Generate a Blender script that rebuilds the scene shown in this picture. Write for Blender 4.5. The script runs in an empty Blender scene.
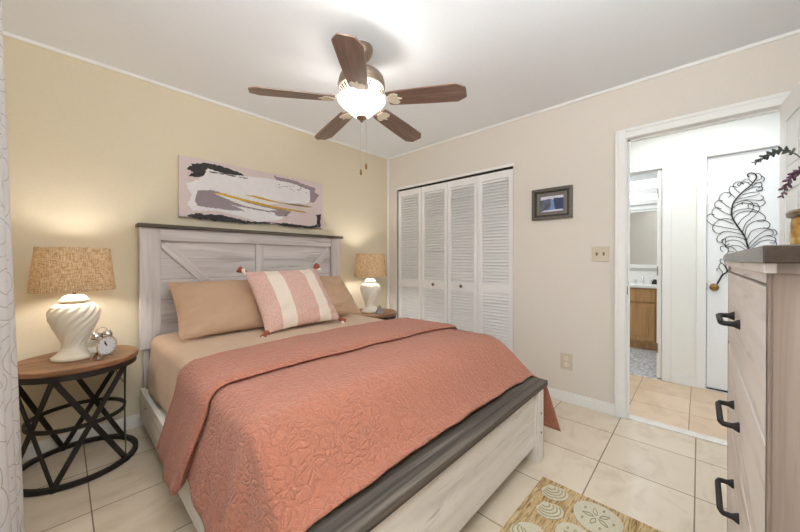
import bpy, bmesh, math, random
from mathutils import Vector, Matrix, noise
PI = math.pi
random.seed(7)
SC = bpy.context.scene
COL = SC.collection

# ------------------------------------------------------------------ camera
cam_d = bpy.data.cameras.new('camera')
cam = bpy.data.objects.new('camera', cam_d)
COL.objects.link(cam)
cam.location = (-2.8066, -2.8371, 1.15)
cam.rotation_euler = (PI/2 - 0.00485, 0, -0.8164)
cam_d.sensor_width = 36
cam_d.lens = 318.19/800*36
cam_d.shift_y = -4.1/800
cam_d.clip_start = 0.02
SC.camera = cam

# ------------------------------------------------------------------ world, light, exposure
w = bpy.data.worlds.new('sky'); SC.world = w; w.use_nodes = True
bg = w.node_tree.nodes['Background']
bg.inputs['Color'].default_value = (0.72, 0.84, 1.0, 1)
bg.inputs['Strength'].default_value = 1.2
SC.view_settings.view_transform = 'Standard'
SC.view_settings.look = 'None'
SC.view_settings.gamma = 1
SC.view_settings.use_curve_mapping = False
SC.view_settings.exposure = 0.13
SC.cycles.use_denoising = True
SC.cycles.max_bounces = 12
SC.cycles.diffuse_bounces = 6
SC.cycles.sample_clamp_indirect = 6

def lamp(name, kind, loc, power, color, size=0.1, size_y=None, rot=(0, 0, 0), spread=None):
    d = bpy.data.lights.new(name, kind); o = bpy.data.objects.new(name, d)
    COL.objects.link(o); o.location = loc; o.rotation_euler = rot
    d.energy = power; d.color = color
    if kind == 'AREA':
        d.size = size
        if size_y: d.shape = 'RECTANGLE'; d.size_y = size_y
        if spread: d.spread = spread
    else:
        d.shadow_soft_size = size
    return o
# daylight through the window in the left wall (just outside its pane)
lamp('window_daylight', 'AREA', (-3.27, -2.15, 1.45), 9, (0.90, 0.95, 1.0), 1.5, 1.3, (0, -PI/2, 0))
# added fill: an unseen soft lamp behind the camera, aimed at the ceiling
lamp('bounce_fill', 'AREA', (-2.55, -2.95, 1.75), 52, (0.93, 0.97, 1.0), 0.6, 0.6, (PI, 0, 0))
# hallway and bathroom ceiling lights
lamp('hall_light', 'AREA', (0.62, -2.75, 2.39), 10, (0.94, 0.98, 1.0), 0.5, 0.9)
lamp('bath_light', 'AREA', (2.0, -1.9, 2.38), 11, (0.92, 0.96, 1.0), 0.8, 0.8)

# ------------------------------------------------------------------ materials
def new_mat(name):
    m = bpy.data.materials.new(name); m.use_nodes = True
    nt = m.node_tree
    return m, nt, nt.nodes['Principled BSDF']
def N(nt, t, **kw):
    n = nt.nodes.new(t)
    for k, v in kw.items(): setattr(n, k, v)
    return n
def col(c): return (c[0], c[1], c[2], 1)
def srgb(r, g, b):
    f = lambda v: (v/255/12.92 if v/255 <= 0.04045 else ((v/255+0.055)/1.055)**2.4)
    return (f(r), f(g), f(b))
def coords(nt, scale=(1, 1, 1), loc=(0, 0, 0), rot=(0, 0, 0)):
    tc = N(nt, 'ShaderNodeTexCoord'); mp = N(nt, 'ShaderNodeMapping')
    mp.inputs['Scale'].default_value = scale; mp.inputs['Location'].default_value = loc
    mp.inputs['Rotation'].default_value = rot
    nt.links.new(tc.outputs['Object'], mp.inputs['Vector'])
    return mp.outputs['Vector']
def ramp(nt, fac, stops):
    r = N(nt, 'ShaderNodeValToRGB'); e = r.color_ramp.elements
    while len(e) < len(stops): e.new(0.5)
    for x, (p, c) in zip(e, stops): x.position = p; x.color = col(c)
    nt.links.new(fac, r.inputs['Fac'])
    return r.outputs['Color']
def noise_tex(nt, vec, scale, detail=4, rough=0.55, dist=0.0):
    n = N(nt, 'ShaderNodeTexNoise')
    n.inputs['Scale'].default_value = scale; n.inputs['Detail'].default_value = detail
    n.inputs['Roughness'].default_value = rough; n.inputs['Distortion'].default_value = dist
    nt.links.new(vec, n.inputs['Vector'])
    return n.outputs['Fac']
def mixc(nt, fac, a, b, mode='MIX'):
    m = N(nt, 'ShaderNodeMix', data_type='RGBA', blend_type=mode)
    for sock, v in ((m.inputs[0], fac), (m.inputs[6], a), (m.inputs[7], b)):
        if isinstance(v, (int, float)): sock.default_value = v
        elif isinstance(v, tuple): sock.default_value = col(v)
        else: nt.links.new(v, sock)
    return m.outputs[2]
def mathn(nt, op, a, b=None):
    m = N(nt, 'ShaderNodeMath', operation=op)
    for i, v in enumerate((a, b)):
        if v is None: continue
        if isinstance(v, (int, float)): m.inputs[i].default_value = v
        else: nt.links.new(v, m.inputs[i])
    return m.outputs[0]
def bump(nt, p, height, strength=0.3, dist=0.01):
    b = N(nt, 'ShaderNodeBump'); b.inputs['Strength'].default_value = strength; b.inputs['Distance'].default_value = dist
    nt.links.new(height, b.inputs['Height']); nt.links.new(b.outputs['Normal'], p.inputs['Normal'])
def plain(name, c, rough=0.5, metal=0.0, var=0.04, nscale=30, bumps=0.0, bdist=0.003, spec=0.5):
    m, nt, p = new_mat(name)
    v = coords(nt)
    f = noise_tex(nt, v, nscale, 5)
    lo = tuple(max(0, x*(1-var)) for x in c); hi = tuple(min(1, x*(1+var)) for x in c)
    nt.links.new(ramp(nt, f, [(0.3, lo), (0.7, hi)]), p.inputs['Base Color'])
    p.inputs['Roughness'].default_value = rough; p.inputs['Metallic'].default_value = metal
    p.inputs['Specular IOR Level'].default_value = spec
    if bumps: bump(nt, p, f, bumps, bdist)
    return m
def wood(name, stops, axis, grain=16, rough=0.55, streak=None, planks=None, bumps=0.15, long_scale=1.2):
    """wood with its grain along axis 0, 1 or 2; planks = (axis across, width) adds board seams"""
    m, nt, p = new_mat(name)
    s = [grain]*3; s[axis] = long_scale
    v = coords(nt, tuple(s))
    f1 = noise_tex(nt, v, 1.0, 8, 0.62, 0.6)
    c = ramp(nt, f1, stops)
    if streak:
        s2 = [grain*2.2]*3; s2[axis] = long_scale*1.6
        f2 = noise_tex(nt, coords(nt, tuple(s2), (3.1, 7.7, 1.3)), 1.0, 6, 0.7, 1.2)
        msk = ramp(nt, f2, [(0.55, (0, 0, 0)), (0.70, (1, 1, 1))])
        s3 = [3.0]*3; s3[axis] = 1.3
        f3 = noise_tex(nt, coords(nt, tuple(s3), (1.7, 0.2, 5.0)), 1.0, 3)
        msk2 = ramp(nt, f3, [(0.42, (0, 0, 0)), (0.62, (1, 1, 1))])
        k = mixc(nt, 1.0, msk, msk2, 'MULTIPLY')
        c = mixc(nt, mathn(nt, 'MULTIPLY', k, 0.9), c, streak)
    if planks:
        ax, wd = planks
        tc = N(nt, 'ShaderNodeTexCoord'); sx = N(nt, 'ShaderNodeSeparateXYZ')
        nt.links.new(tc.outputs['Object'], sx.inputs[0])
        q = mathn(nt, 'FRACT', mathn(nt, 'DIVIDE', sx.outputs[ax], wd))
        seam = mathn(nt, 'LESS_THAN', q, 0.022)
        c = mixc(nt, mathn(nt, 'MULTIPLY', seam, 0.6), c, tuple(x*0.35 for x in stops[0][1]))
    nt.links.new(c, p.inputs['Base Color'])
    p.inputs['Roughness'].default_value = rough
    bump(nt, p, f1, bumps, 0.004)
    return m
def fabric(name, c, var=0.10, weave=900, rough=0.9, wr=0.0, two=None):
    m, nt, p = new_mat(name)
    f = noise_tex(nt, coords(nt), 260, 3)
    g = noise_tex(nt, coords(nt), 9, 4)
    lo = tuple(x*(1-var) for x in c); hi = tuple(min(1, x*(1+var)) for x in c)
    cc = ramp(nt, f, [(0.35, lo), (0.65, hi if not two else two)])
    nt.links.new(cc, p.inputs['Base Color'])
    p.inputs['Roughness'].default_value = rough; p.inputs['Specular IOR Level'].default_value = 0.15
    p.inputs['Sheen Weight'].default_value = 0.15
    h = f
    if wr: h = mathn(nt, 'ADD', mathn(nt, 'MULTIPLY', f, 0.15), mathn(nt, 'MULTIPLY', g, wr))
    bump(nt, p, h, 0.5, 0.018 if wr else 0.006)
    return m
def emit(name, c, strength):
    m, nt, p = new_mat(name)
    p.inputs['Base Color'].default_value = col(c)
    p.inputs['Emission Color'].default_value = col(c); p.inputs['Emission Strength'].default_value = strength
    return m
def tiles(name, size, off, c1, c2, grout, rough, mortar=0.007, warm=None):
    m, nt, p = new_mat(name)
    v = coords(nt, (1/size, 1/size, 1), (-off[0]/size, -off[1]/size, 0))
    b = N(nt, 'ShaderNodeTexBrick'); b.offset = 0.0; b.squash = 1.0
    b.inputs['Scale'].default_value = 1; b.inputs['Brick Width'].default_value = 1; b.inputs['Row Height'].default_value = 1
    b.inputs['Mortar Size'].default_value = mortar; b.inputs['Mortar Smooth'].default_value = 0.1; b.inputs['Bias'].default_value = 0
    b.inputs['Color1'].default_value = col(c1); b.inputs['Color2'].default_value = col(c2); b.inputs['Mortar'].default_value = col(grout)
    nt.links.new(v, b.inputs['Vector'])
    f = noise_tex(nt, coords(nt, (2.0, 3.4, 2)), 2.2, 7, 0.6, 0.9)
    cl = ramp(nt, f, [(0.3, (0.84, 0.80, 0.75)), (0.5, (0.97, 0.96, 0.94)), (0.72, (1.0, 1.0, 1.0))])
    nt.links.new(mixc(nt, 1.0, b.outputs['Color'], cl, 'MULTIPLY'), p.inputs['Base Color'])
    p.inputs['Roughness'].default_value = rough
    inv = mathn(nt, 'SUBTRACT', 1.0, b.outputs['Fac'])
    bump(nt, p, inv, 0.5, 0.002)
    return m

M = {}
M['wall_cream'] = plain('wall_cream', srgb(220, 209, 185), 0.75, var=0.02, nscale=60, bumps=0.08)
M['wall_light'] = plain('wall_light', srgb(223, 216, 207), 0.75, var=0.015, nscale=60, bumps=0.08)
M['hall_paint'] = plain('hall_paint', srgb(236, 236, 230), 0.7, var=0.01, nscale=60)
M['ceiling'] = plain('ceiling_paint', srgb(235, 239, 243), 0.8, var=0.015, nscale=90, bumps=0.1)
M['trim'] = plain('white_trim', srgb(238, 238, 236), 0.4, var=0.01)
M['door'] = plain('white_door_paint', srgb(240, 241, 240), 0.42, var=0.01)
M['louver'] = plain('louver_paint', srgb(240, 240, 240), 0.45, var=0.01)
M['dark'] = plain('dark_gap', srgb(40, 38, 36), 0.9)
M['floor'] = tiles('beige_floor_tile', 0.4023, (-0.302, -2.4235), srgb(222, 209, 190), srgb(216, 202, 182), srgb(140, 125, 108), 0.18)
M['hall_floor'] = tiles('peach_hall_tile', 0.352, (0.053, -2.437), srgb(224, 201, 174), srgb(215, 189, 160), srgb(150, 120, 90), 0.3)
M['marble'] = plain('marble_strip', srgb(225, 222, 216), 0.25, var=0.08, nscale=18)
ww = [(0.25, srgb(166, 158, 157)), (0.42, srgb(194, 187, 185)), (0.6, srgb(210, 204, 202)), (0.8, srgb(222, 217, 215))]  # whitewash greyed down, the headboard's shade is put into these tones
wst = srgb(118, 106, 98)
for nm, ax in (('x', 0), ('y', 1), ('z', 2)):
    M['white_'+nm] = wood('shaded_whitewash_'+nm, ww, ax, 16, 0.6, wst)
    M['bright_'+nm] = wood('lit_whitewash_'+nm, [(0.25, srgb(204, 197, 191)), (0.5, srgb(228, 223, 217)), (0.8, srgb(240, 237, 234))], ax, 13, 0.6, srgb(150, 138, 128))  # paler copy of the whitewash, light on the footboard put into the colour
    M['char_'+nm] = wood('charcoal_wood_'+nm, [(0.3, srgb(50, 44, 39)), (0.5, srgb(84, 76, 68)), (0.7, srgb(128, 118, 107))], ax, 40, 0.85, srgb(60, 55, 52))
M['drawer'] = wood('pale_drawer_wood', [(0.25, srgb(198, 187, 176)), (0.5, srgb(219, 210, 201)), (0.8, srgb(231, 225, 218))], 0, 11, 0.5, srgb(172, 158, 146))
M['planks'] = wood('whitewashed_planks', ww, 0, 16, 0.6, wst, planks=(2, 0.145))
M['char_top'] = wood('brown_charcoal_top', [(0.3, srgb(44, 33, 28)), (0.5, srgb(64, 52, 45)), (0.7, srgb(88, 75, 67))], 0, 34, 0.25)
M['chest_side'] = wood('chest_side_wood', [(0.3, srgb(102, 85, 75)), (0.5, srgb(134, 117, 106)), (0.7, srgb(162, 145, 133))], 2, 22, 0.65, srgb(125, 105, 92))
M['walnut'] = wood('walnut_top', [(0.25, srgb(96, 64, 43)), (0.45, srgb(136, 95, 65)), (0.62, srgb(160, 115, 80)), (0.8, srgb(178, 134, 97))], 0, 26, 0.42, srgb(82, 54, 36))
M['blade'] = wood('fan_blade_wood', [(0.25, srgb(98, 75, 64)), (0.5, srgb(128, 102, 88)), (0.75, srgb(154, 128, 113))], 0, 32, 0.3, long_scale=2.5)
M['oak'] = wood('honey_oak', [(0.25, srgb(164, 122, 76)), (0.5, srgb(192, 148, 98)), (0.75, srgb(210, 168, 118))], 2, 22, 0.45)
M['black_metal'] = plain('black_metal', srgb(58, 54, 50), 0.5, 0.6, var=0.1)
M['iron'] = plain('black_iron', srgb(36, 32, 29), 0.6, 0.3, var=0.1)
M['chrome'] = plain('chrome', (0.75, 0.75, 0.76), 0.15, 1.0, var=0.02)
M['nickel'] = plain('antique_nickel', srgb(150, 135, 118), 0.32, 0.9, var=0.06)
M['brass'] = plain('aged_brass', srgb(142, 112, 62), 0.35, 0.9, var=0.15)
M['cream_metal'] = plain('cream_enamel', srgb(226, 216, 196), 0.4, 0.0)
M['ceramic'] = plain('cream_ceramic', srgb(236, 230, 216), 0.42, var=0.02)
M['tan'] = fabric('tan_cotton', srgb(192, 160, 133), 0.05, wr=1.2)
M['sheet'] = fabric('tan_sheet', srgb(199, 171, 145), 0.05, wr=1.0)
M['cream_fab'] = fabric('cream_weave', srgb(232, 218, 203), 0.06)
M['pink_fab'] = fabric('pink_weave', srgb(202, 148, 132), 0.10, two=srgb(233, 204, 192))
M['rust_yarn'] = fabric('rust_yarn', srgb(158, 84, 58), 0.2)
M['white_yarn'] = fabric('white_yarn', srgb(235, 228, 216), 0.08)
M['plate'] = plain('almond_plastic', srgb(208, 196, 174), 0.4, var=0.01)
M['white_plastic'] = plain('white_plastic', srgb(238, 236, 232), 0.35, var=0.01)

def quilt_mat():
    m, nt, p = new_mat('coral_quilt')
    v = coords(nt)
    wv = N(nt, 'ShaderNodeTexNoise'); wv.inputs['Scale'].default_value = 9; wv.inputs['Detail'].default_value = 2
    nt.links.new(v, wv.inputs['Vector'])
    dv = N(nt, 'ShaderNodeVectorMath', operation='MULTIPLY_ADD')
    nt.links.new(wv.outputs['Color'], dv.inputs[0]); dv.inputs[1].default_value = (0.09, 0.09, 0.09)
    nt.links.new(v, dv.inputs[2])
    vo = N(nt, 'ShaderNodeTexVoronoi', feature='DISTANCE_TO_EDGE'); vo.inputs['Scale'].default_value = 36
    nt.links.new(dv.outputs[0], vo.inputs['Vector'])
    h1 = ramp(nt, vo.outputs['Distance'], [(0.0, (0, 0, 0)), (0.10, (0.6, 0.6, 0.6)), (0.25, (0.9, 0.9, 0.9)), (0.5, (1, 1, 1))])
    # large paisley scrolls: rings round scattered centres
    v2 = N(nt, 'ShaderNodeTexVoronoi', feature='F1'); v2.inputs['Scale'].default_value = 3.1
    nt.links.new(dv.outputs[0], v2.inputs['Vector'])
    rg = mathn(nt, 'ABSOLUTE', mathn(nt, 'SINE', mathn(nt, 'MULTIPLY', v2.outputs['Distance'], 19.0)))
    h2 = ramp(nt, rg, [(0.0, (0.1, 0.1, 0.1)), (0.18, (0.8, 0.8, 0.8)), (0.5, (1, 1, 1))])
    # crinkle of the washed cotton
    h3 = noise_tex(nt, coords(nt, (1.5, 1, 1)), 62, 3, 0.6, 1.6)
    h = mixc(nt, 1.0, h1, h2, 'MULTIPLY')
    h = mixc(nt, 0.55, h, h3)
    f = noise_tex(nt, v, 420, 2)
    c = ramp(nt, f, [(0.3, srgb(168, 104, 82)), (0.7, srgb(192, 128, 104))])
    nt.links.new(c, p.inputs['Base Color'])
    p.inputs['Roughness'].default_value = 0.92; p.inputs['Specular IOR Level'].default_value = 0.1
    p.inputs['Sheen Weight'].default_value = 0.2
    bump(nt, p, h, 0.9, 0.0125)
    return m
M['quilt'] = quilt_mat()

def shade_mat():
    m, nt, p = new_mat('burlap_shade')
    out = nt.nodes['Material Output']
    a = noise_tex(nt, coords(nt, (40, 40, 380)), 1, 3); b = noise_tex(nt, coords(nt, (300, 300, 22)), 1, 3)
    f = mathn(nt, 'MULTIPLY', mathn(nt, 'ADD', a, b), 0.5)
    c = ramp(nt, f, [(0.36, srgb(150, 124, 94)), (0.5, srgb(200, 178, 146)), (0.62, srgb(228, 212, 186))])
    nt.links.new(c, p.inputs['Base Color']); p.inputs['Roughness'].default_value = 0.9
    p.inputs['Specular IOR Level'].default_value = 0.1
    t = N(nt, 'ShaderNodeBsdfTranslucent'); nt.links.new(c, t.inputs['Color'])
    mx = N(nt, 'ShaderNodeMixShader'); mx.inputs[0].default_value = 0.30
    nt.links.new(p.outputs[0], mx.inputs[1]); nt.links.new(t.outputs[0], mx.inputs[2])
    nt.links.new(mx.outputs[0], out.inputs['Surface'])
    return m
M['shade'] = shade_mat()

def curtain_mat():
    m, nt, p = new_mat('swirl_curtain')
    v = coords(nt)
    vo = N(nt, 'ShaderNodeTexVoronoi', feature='F1'); vo.inputs['Scale'].default_value = 6.5
    tc = N(nt, 'ShaderNodeTexCoord'); nt.links.new(tc.outputs['UV'], vo.inputs['Vector']); vo.voronoi_dimensions = '2D'
    r = mathn(nt, 'FRACT', mathn(nt, 'MULTIPLY', vo.outputs['Distance'], 3.6))
    line = ramp(nt, r, [(0.0, (1, 1, 1)), (0.06, (1, 1, 1)), (0.10, (0, 0, 0))])
    k = mathn(nt, 'MULTIPLY', line, 0.6)
    nt.links.new(mixc(nt, k, srgb(214, 212, 210), srgb(150, 128, 108)), p.inputs['Base Color'])
    p.inputs['Roughness'].default_value = 0.85
    return m
M['curtain'] = curtain_mat()

def glass_pane_mat():
    m, nt, p = new_mat('window_glass')
    out = nt.nodes['Material Output']
    t = N(nt, 'ShaderNodeBsdfTransparent'); g = N(nt, 'ShaderNodeBsdfGlossy'); g.inputs['Roughness'].default_value = 0.02
    mx = N(nt, 'ShaderNodeMixShader'); mx.inputs[0].default_value = 0.07
    nt.links.new(t.outputs[0], mx.inputs[1]); nt.links.new(g.outputs[0], mx.inputs[2])
    nt.links.new(mx.outputs[0], out.inputs['Surface'])
    return m
M['pane'] = glass_pane_mat()

def mirror_mat():
    m, nt, p = new_mat('mirror_silver')
    p.inputs['Base Color'].default_value = (0.85, 0.87, 0.87, 1); p.inputs['Metallic'].default_value = 1; p.inputs['Roughness'].default_value = 0.03
    return m
M['mirror'] = mirror_mat()

def pebble_mat():
    m, nt, p = new_mat('pebble_tile')
    vo = N(nt, 'ShaderNodeTexVoronoi', feature='DISTANCE_TO_EDGE'); vo.inputs['Scale'].default_value = 26
    nt.links.new(coords(nt), vo.inputs['Vector'])
    c = ramp(nt, vo.outputs['Distance'], [(0.0, srgb(150, 150, 152)), (0.10, srgb(196, 196, 198)), (0.3, srgb(228, 228, 230))])
    nt.links.new(c, p.inputs['Base Color']); p.inputs['Roughness'].default_value = 0.4
    return m
M['pebble'] = pebble_mat()

def rug_mat():
    m, nt, p = new_mat('tan_loop_rug')
    f = noise_tex(nt, coords(nt, (13, 120, 60)), 1, 3, 0.6, 0.9)
    c = ramp(nt, f, [(0.34, srgb(134, 106, 70)), (0.48, srgb(186, 158, 114)), (0.62, srgb(208, 184, 144))])
    nt.links.new(c, p.inputs['Base Color']); p.inputs['Roughness'].default_value = 0.95
    p.inputs['Specular IOR Level'].default_value = 0.05
    bump(nt, p, f, 0.8, 0.008)
    return m
M['rug'] = rug_mat()
M['shell'] = fabric('shell_pile', srgb(202, 195, 172), 0.10)
M['shell_line'] = fabric('shell_line_pile', srgb(168, 156, 120), 0.12)

def gold_glass():
    m, nt, p = new_mat('amber_glass')
    f = noise_tex(nt, coords(nt), 34, 5)
    nt.links.new(ramp(nt, f, [(0.3, srgb(120, 78, 28)), (0.55, srgb(206, 160, 84)), (0.75, srgb(240, 214, 160))]), p.inputs['Base Color'])
    p.inputs['Roughness'].default_value = 0.18; p.inputs['Transmission Weight'].default_value = 0.3; p.inputs['IOR'].default_value = 1.4
    return m
M['amber'] = gold_glass()
M['leaf'] = plain('dark_sprig_leaf', srgb(58, 60, 50), 0.6, var=0.25, nscale=60)
M['purple'] = plain('purple_sprig_bud', srgb(86, 56, 72), 0.7, var=0.25, nscale=60)

# ------------------------------------------------------------------ mesh helpers
class MB:
    """collects shapes and links them as ONE mesh object"""
    def __init__(s): s.bm = bmesh.new(); s.mi = 0
    def _fin(s, fs):
        for f in fs: f.material_index = s.mi
    def box(s, x0, x1, y0, y1, z0, z1, bev=0.0, mat=None, seg=2):
        b = bmesh.new()
        r = bmesh.ops.create_cube(b, size=1)
        for v in b.verts:
            v.co = Vector(((x0+x1)/2+v.co.x*(x1-x0), (y0+y1)/2+v.co.y*(y1-y0), (z0+z1)/2+v.co.z*(z1-z0)))
        if bev: bmesh.ops.bevel(b, geom=list(b.edges), offset=bev, segments=seg, affect='EDGES', profile=0.5)
        if mat is not None: b.transform(mat)
        s.join(b); return s
    def join(s, b):
        vm = {}
        for v in b.verts: vm[v] = s.bm.verts.new(v.co)
        for f in b.faces:
            try: nf = s.bm.faces.new([vm[v] for v in f.verts]); nf.material_index = s.mi
            except ValueError: pass
        b.free()
    def lathe(s, prof, n=32, loc=(0, 0, 0), mat=None, rfun=None, cap=True):
        rings = []
        T = Matrix.Translation(loc) if mat is None else mat
        for r, z in prof:
            ring = []
            for i in range(n):
                a = 2*PI*i/n
                rr = rfun(r, z, a) if rfun else r
                ring.append(s.bm.verts.new(T @ Vector((rr*math.cos(a), rr*math.sin(a), z))))
            rings.append(ring)
        fs = []
        for a, b in zip(rings, rings[1:]):
            for i in range(n): fs.append(s.bm.faces.new((a[i], a[(i+1) % n], b[(i+1) % n], b[i])))
        if cap:
            if prof[0][0] > 1e-5: fs.append(s.bm.faces.new(list(reversed(rings[0]))))
            if prof[-1][0] > 1e-5: fs.append(s.bm.faces.new(rings[-1]))
        s._fin(fs); return s
    def tube(s, pts, r, n=8, closed=False, flat=None):
        """round tube, or a flat strap when flat = (half width, half thickness, up vector or function)"""
        pts = [Vector(p) for p in pts]; k = len(pts); rings = []; prev = None
        for i, p in enumerate(pts):
            if closed: t = pts[(i+1) % k] - pts[i-1]
            else: t = pts[min(i+1, k-1)] - pts[max(i-1, 0)]
            t.normalize()
            if flat:
                up = flat[2](p) if callable(flat[2]) else Vector(flat[2])
                nn = (up - t*up.dot(t)).normalized(); bb = t.cross(nn)
                off = [bb*flat[0]+nn*flat[1], -bb*flat[0]+nn*flat[1], -bb*flat[0]-nn*flat[1], bb*flat[0]-nn*flat[1]]
            else:
                if prev is None: prev = t.orthogonal()
                nn = (prev - t*prev.dot(t)).normalized(); prev = nn; bb = t.cross(nn)
                rr = r[i] if isinstance(r, (list, tuple)) else r
                off = [(nn*math.cos(2*PI*j/n)+bb*math.sin(2*PI*j/n))*rr for j in range(n)]
            rings.append([s.bm.verts.new(p+o) for o in off])
        fs = []; m = len(rings[0])
        for a, b in (list(zip(rings, rings[1:])) + ([(rings[-1], rings[0])] if closed else [])):
            for j in range(m): fs.append(s.bm.faces.new((a[j], a[(j+1) % m], b[(j+1) % m], b[j])))
        if not closed: fs.append(s.bm.faces.new(list(reversed(rings[0])))); fs.append(s.bm.faces.new(rings[-1]))
        s._fin(fs); return s
    def prism(s, poly, h, mat=None, z0=0.0):
        """polygon in x,y extruded from z0 up by h"""
        T = mat or Matrix.Identity(4)
        a = [s.bm.verts.new(T @ Vector((x, y, z0))) for x, y in poly]; b = [s.bm.verts.new(T @ Vector((x, y, z0+h))) for x, y in poly]
        n = len(a); fs = [s.bm.faces.new(list(reversed(a))), s.bm.faces.new(b)]
        for i in range(n): fs.append(s.bm.faces.new((a[i], a[(i+1) % n], b[(i+1) % n], b[i])))
        s._fin(fs); return s
    def grid(s, rows, closed_u=False):
        vs = [[s.bm.verts.new(p) for p in r] for r in rows]; fs = []
        for a, b in zip(vs, vs[1:]):
            m = len(a)
            for j in range(m if closed_u else m-1): fs.append(s.bm.faces.new((a[j], a[(j+1) % m], b[(j+1) % m], b[j])))
        s._fin(fs); return s
    def ball(s, c, r, sc=(1, 1, 1), seg=12, mat=None):
        b = bmesh.new(); bmesh.ops.create_uvsphere(b, u_segments=seg, v_segments=max(6, seg//2+2), radius=r)
        for v in b.verts: v.co = Vector((v.co.x*sc[0], v.co.y*sc[1], v.co.z*sc[2]))
        if mat is not None: b.transform(mat)
        b.transform(Matrix.Translation(c)); s.join(b); return s
    def build(s, name, mats, parent=None, smooth=False, loc=None):
        bmesh.ops.recalc_face_normals(s.bm, faces=list(s.bm.faces))
        me = bpy.data.meshes.new(name); s.bm.to_mesh(me); s.bm.free()
        for m in (mats if isinstance(mats, (list, tuple)) else [mats]): me.materials.append(m)
        if smooth:
            for p in me.polygons: p.use_smooth = True
            me.set_sharp_from_angle(angle=math.radians(40))
        o = bpy.data.objects.new(name, me); COL.objects.link(o)
        if parent: o.parent = parent
        if loc: o.location = loc
        return o
def bx(name, m, parent, *a, bev=0.0): return MB().box(*a, bev=bev).build(name, m, parent)
def tag(o, label, cat, group=None, kind=None):
    o['label'] = label; o['category'] = cat
    if group: o['group'] = group
    if kind: o['kind'] = kind
    return o
def thing(name, label, cat, loc=(0, 0, 0), rz=0.0, group=None):
    o = bpy.data.objects.new(name, None); COL.objects.link(o); o.empty_display_size = 0.1
    o.location = loc; o.rotation_euler = (0, 0, rz)
    return tag(o, label, cat, group)
def struct(name, mb, m, label=None, cat=None, smooth=False):
    o = mb.build(name, m, None, smooth); o['kind'] = 'structure'
    if label: o['label'] = label; o['category'] = cat
    return o
def copy_tree(o, parent=None):
    c = o.copy(); COL.objects.link(c)
    if parent: c.parent = parent
    for ch in list(o.children): copy_tree(ch, c)
    return c

# ------------------------------------------------------------------ room shell
HC = 2.43                      # ceiling height
XL, YF = -3.14, -3.42          # left wall, front wall (behind the camera)
DY0, DY1, DZ = -2.455, -3.205, 2.035   # bedroom doorway
struct('floor', MB().box(XL-0.12, 0.0, YF-0.12, 0.12, -0.1, 0), M['floor'], 'beige square ceramic tile floor of the bedroom', 'floor')
struct('floor_hall', MB().box(0.075, 1.13, -4.3, -1.15, -0.1, 0), M['hall_floor'], 'peach toned tile floor in the hallway beyond the doorway', 'floor')
struct('floor_bathroom', MB().box(1.13, 2.95, -3.0, -0.9, -0.1, 0.004), M['pebble'], 'pale grey pebble tile floor of the bathroom', 'floor')
struct('trim_1', MB().box(0.0, 0.075, DY1, DY0+0.02, -0.1, 0.009, bev=0.003), M['marble'], 'white marble threshold strip across the bedroom doorway', 'threshold')
struct('ceiling', MB().box(XL-0.12, 0.12, YF-0.12, 0.12, HC, HC+0.1), M['ceiling'], 'white bedroom ceiling above the fan', 'ceiling')
struct('wall_back', MB().box(XL-0.12, 0.12, 0, 0.12, 0, HC), M['wall_cream'], 'cream wall behind the bed headboard', 'wall')
b = MB()                        # closet and doorway wall
b.box(0, 0.11, -0.149, 0.0, 0, HC); b.box(0, 0.11, -1.607, -0.149, 2.008, HC); b.box(0, 0.11, DY0+0.018, -1.607, 0, HC)
b.box(0, 0.11, DY1-0.018, DY0+0.018, DZ+0.016, HC); b.box(0, 0.11, YF, DY1-0.018, 0, HC)
struct('wall_right', b, M['wall_light'], 'pale beige wall with the closet and the doorway', 'wall')
b = MB(); WY0, WY1, WZ0, WZ1 = -2.9, -1.4, 0.8, 2.1
b.box(XL-0.12, XL, YF, WY0, 0, HC); b.box(XL-0.12, XL, WY1, 0, 0, HC); b.box(XL-0.12, XL, WY0, WY1, 0, WZ0); b.box(XL-0.12, XL, WY0, WY1, WZ1, HC)
struct('wall_left', b, M['wall_cream'], 'cream window wall on the left', 'wall')
struct('wall_front', MB().box(XL-0.12, 0.12, YF-0.12, YF, 0, HC), M['wall_light'], 'pale wall behind the chest of drawers', 'wall')
# closet interior
b = MB(); b.box(0.11, 0.75, -1.75, -1.72, 0, HC); b.box(0.11, 0.75, -0.02, 0.01, 0, HC); b.box(0.72, 0.75, -1.72, -0.02, 0, HC); b.box(0.11, 0.72, -1.72, -0.02, 2.1, 2.13); b.box(0, 0.75, -1.72, 0, -0.08, 0)
struct('wall_closet', b, M['wall_light'], 'closet interior behind the louvered doors', 'wall')
# hall + bathroom shells
b = MB(); BY0, BY1, BZ = -2.578, -1.80, 2.03
HX = 1.14
b.box(HX, HX+0.11, BY0, -2.885, 0, HC); b.box(HX, HX+0.11, BY0, BY1+0.012, BZ+0.012, HC); b.box(HX, HX+0.11, BY1+0.012, -1.1, 0, HC)
b.box(HX, HX+0.11, -3.68, -2.885, 2.07, HC); b.box(HX, HX+0.11, -4.3, -3.68, 0, HC)
struct('wall_hall', b, M['hall_paint'], 'white hallway wall facing the bedroom doorway', 'wall')
struct('wall_hall_end', MB().box(0.11, 1.25, -4.35, -4.3, 0, HC).box(0.11, 1.25, -1.15, -1.1, 0, HC), M['hall_paint'])
struct('ceiling_hall', MB().box(0.11, 3.0, -4.35, -0.85, HC, HC+0.1), M['ceiling'], 'white hallway and bathroom ceiling', 'ceiling')
struct('wall_bathroom_side', MB().box(1.25, 2.95, -3.03, -2.98, 0, HC), M['hall_paint'])
struct('wall_bathroom_end', MB().box(1.25, 2.95, -0.92, -0.87, 0, HC), M['hall_paint'])
b = MB(); b.box(2.82, 2.95, -2.98, -0.92, 0, HC)
struct('wall_bathroom', b, M['hall_paint'], 'pale bathroom walls round the vanity', 'wall')

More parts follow.
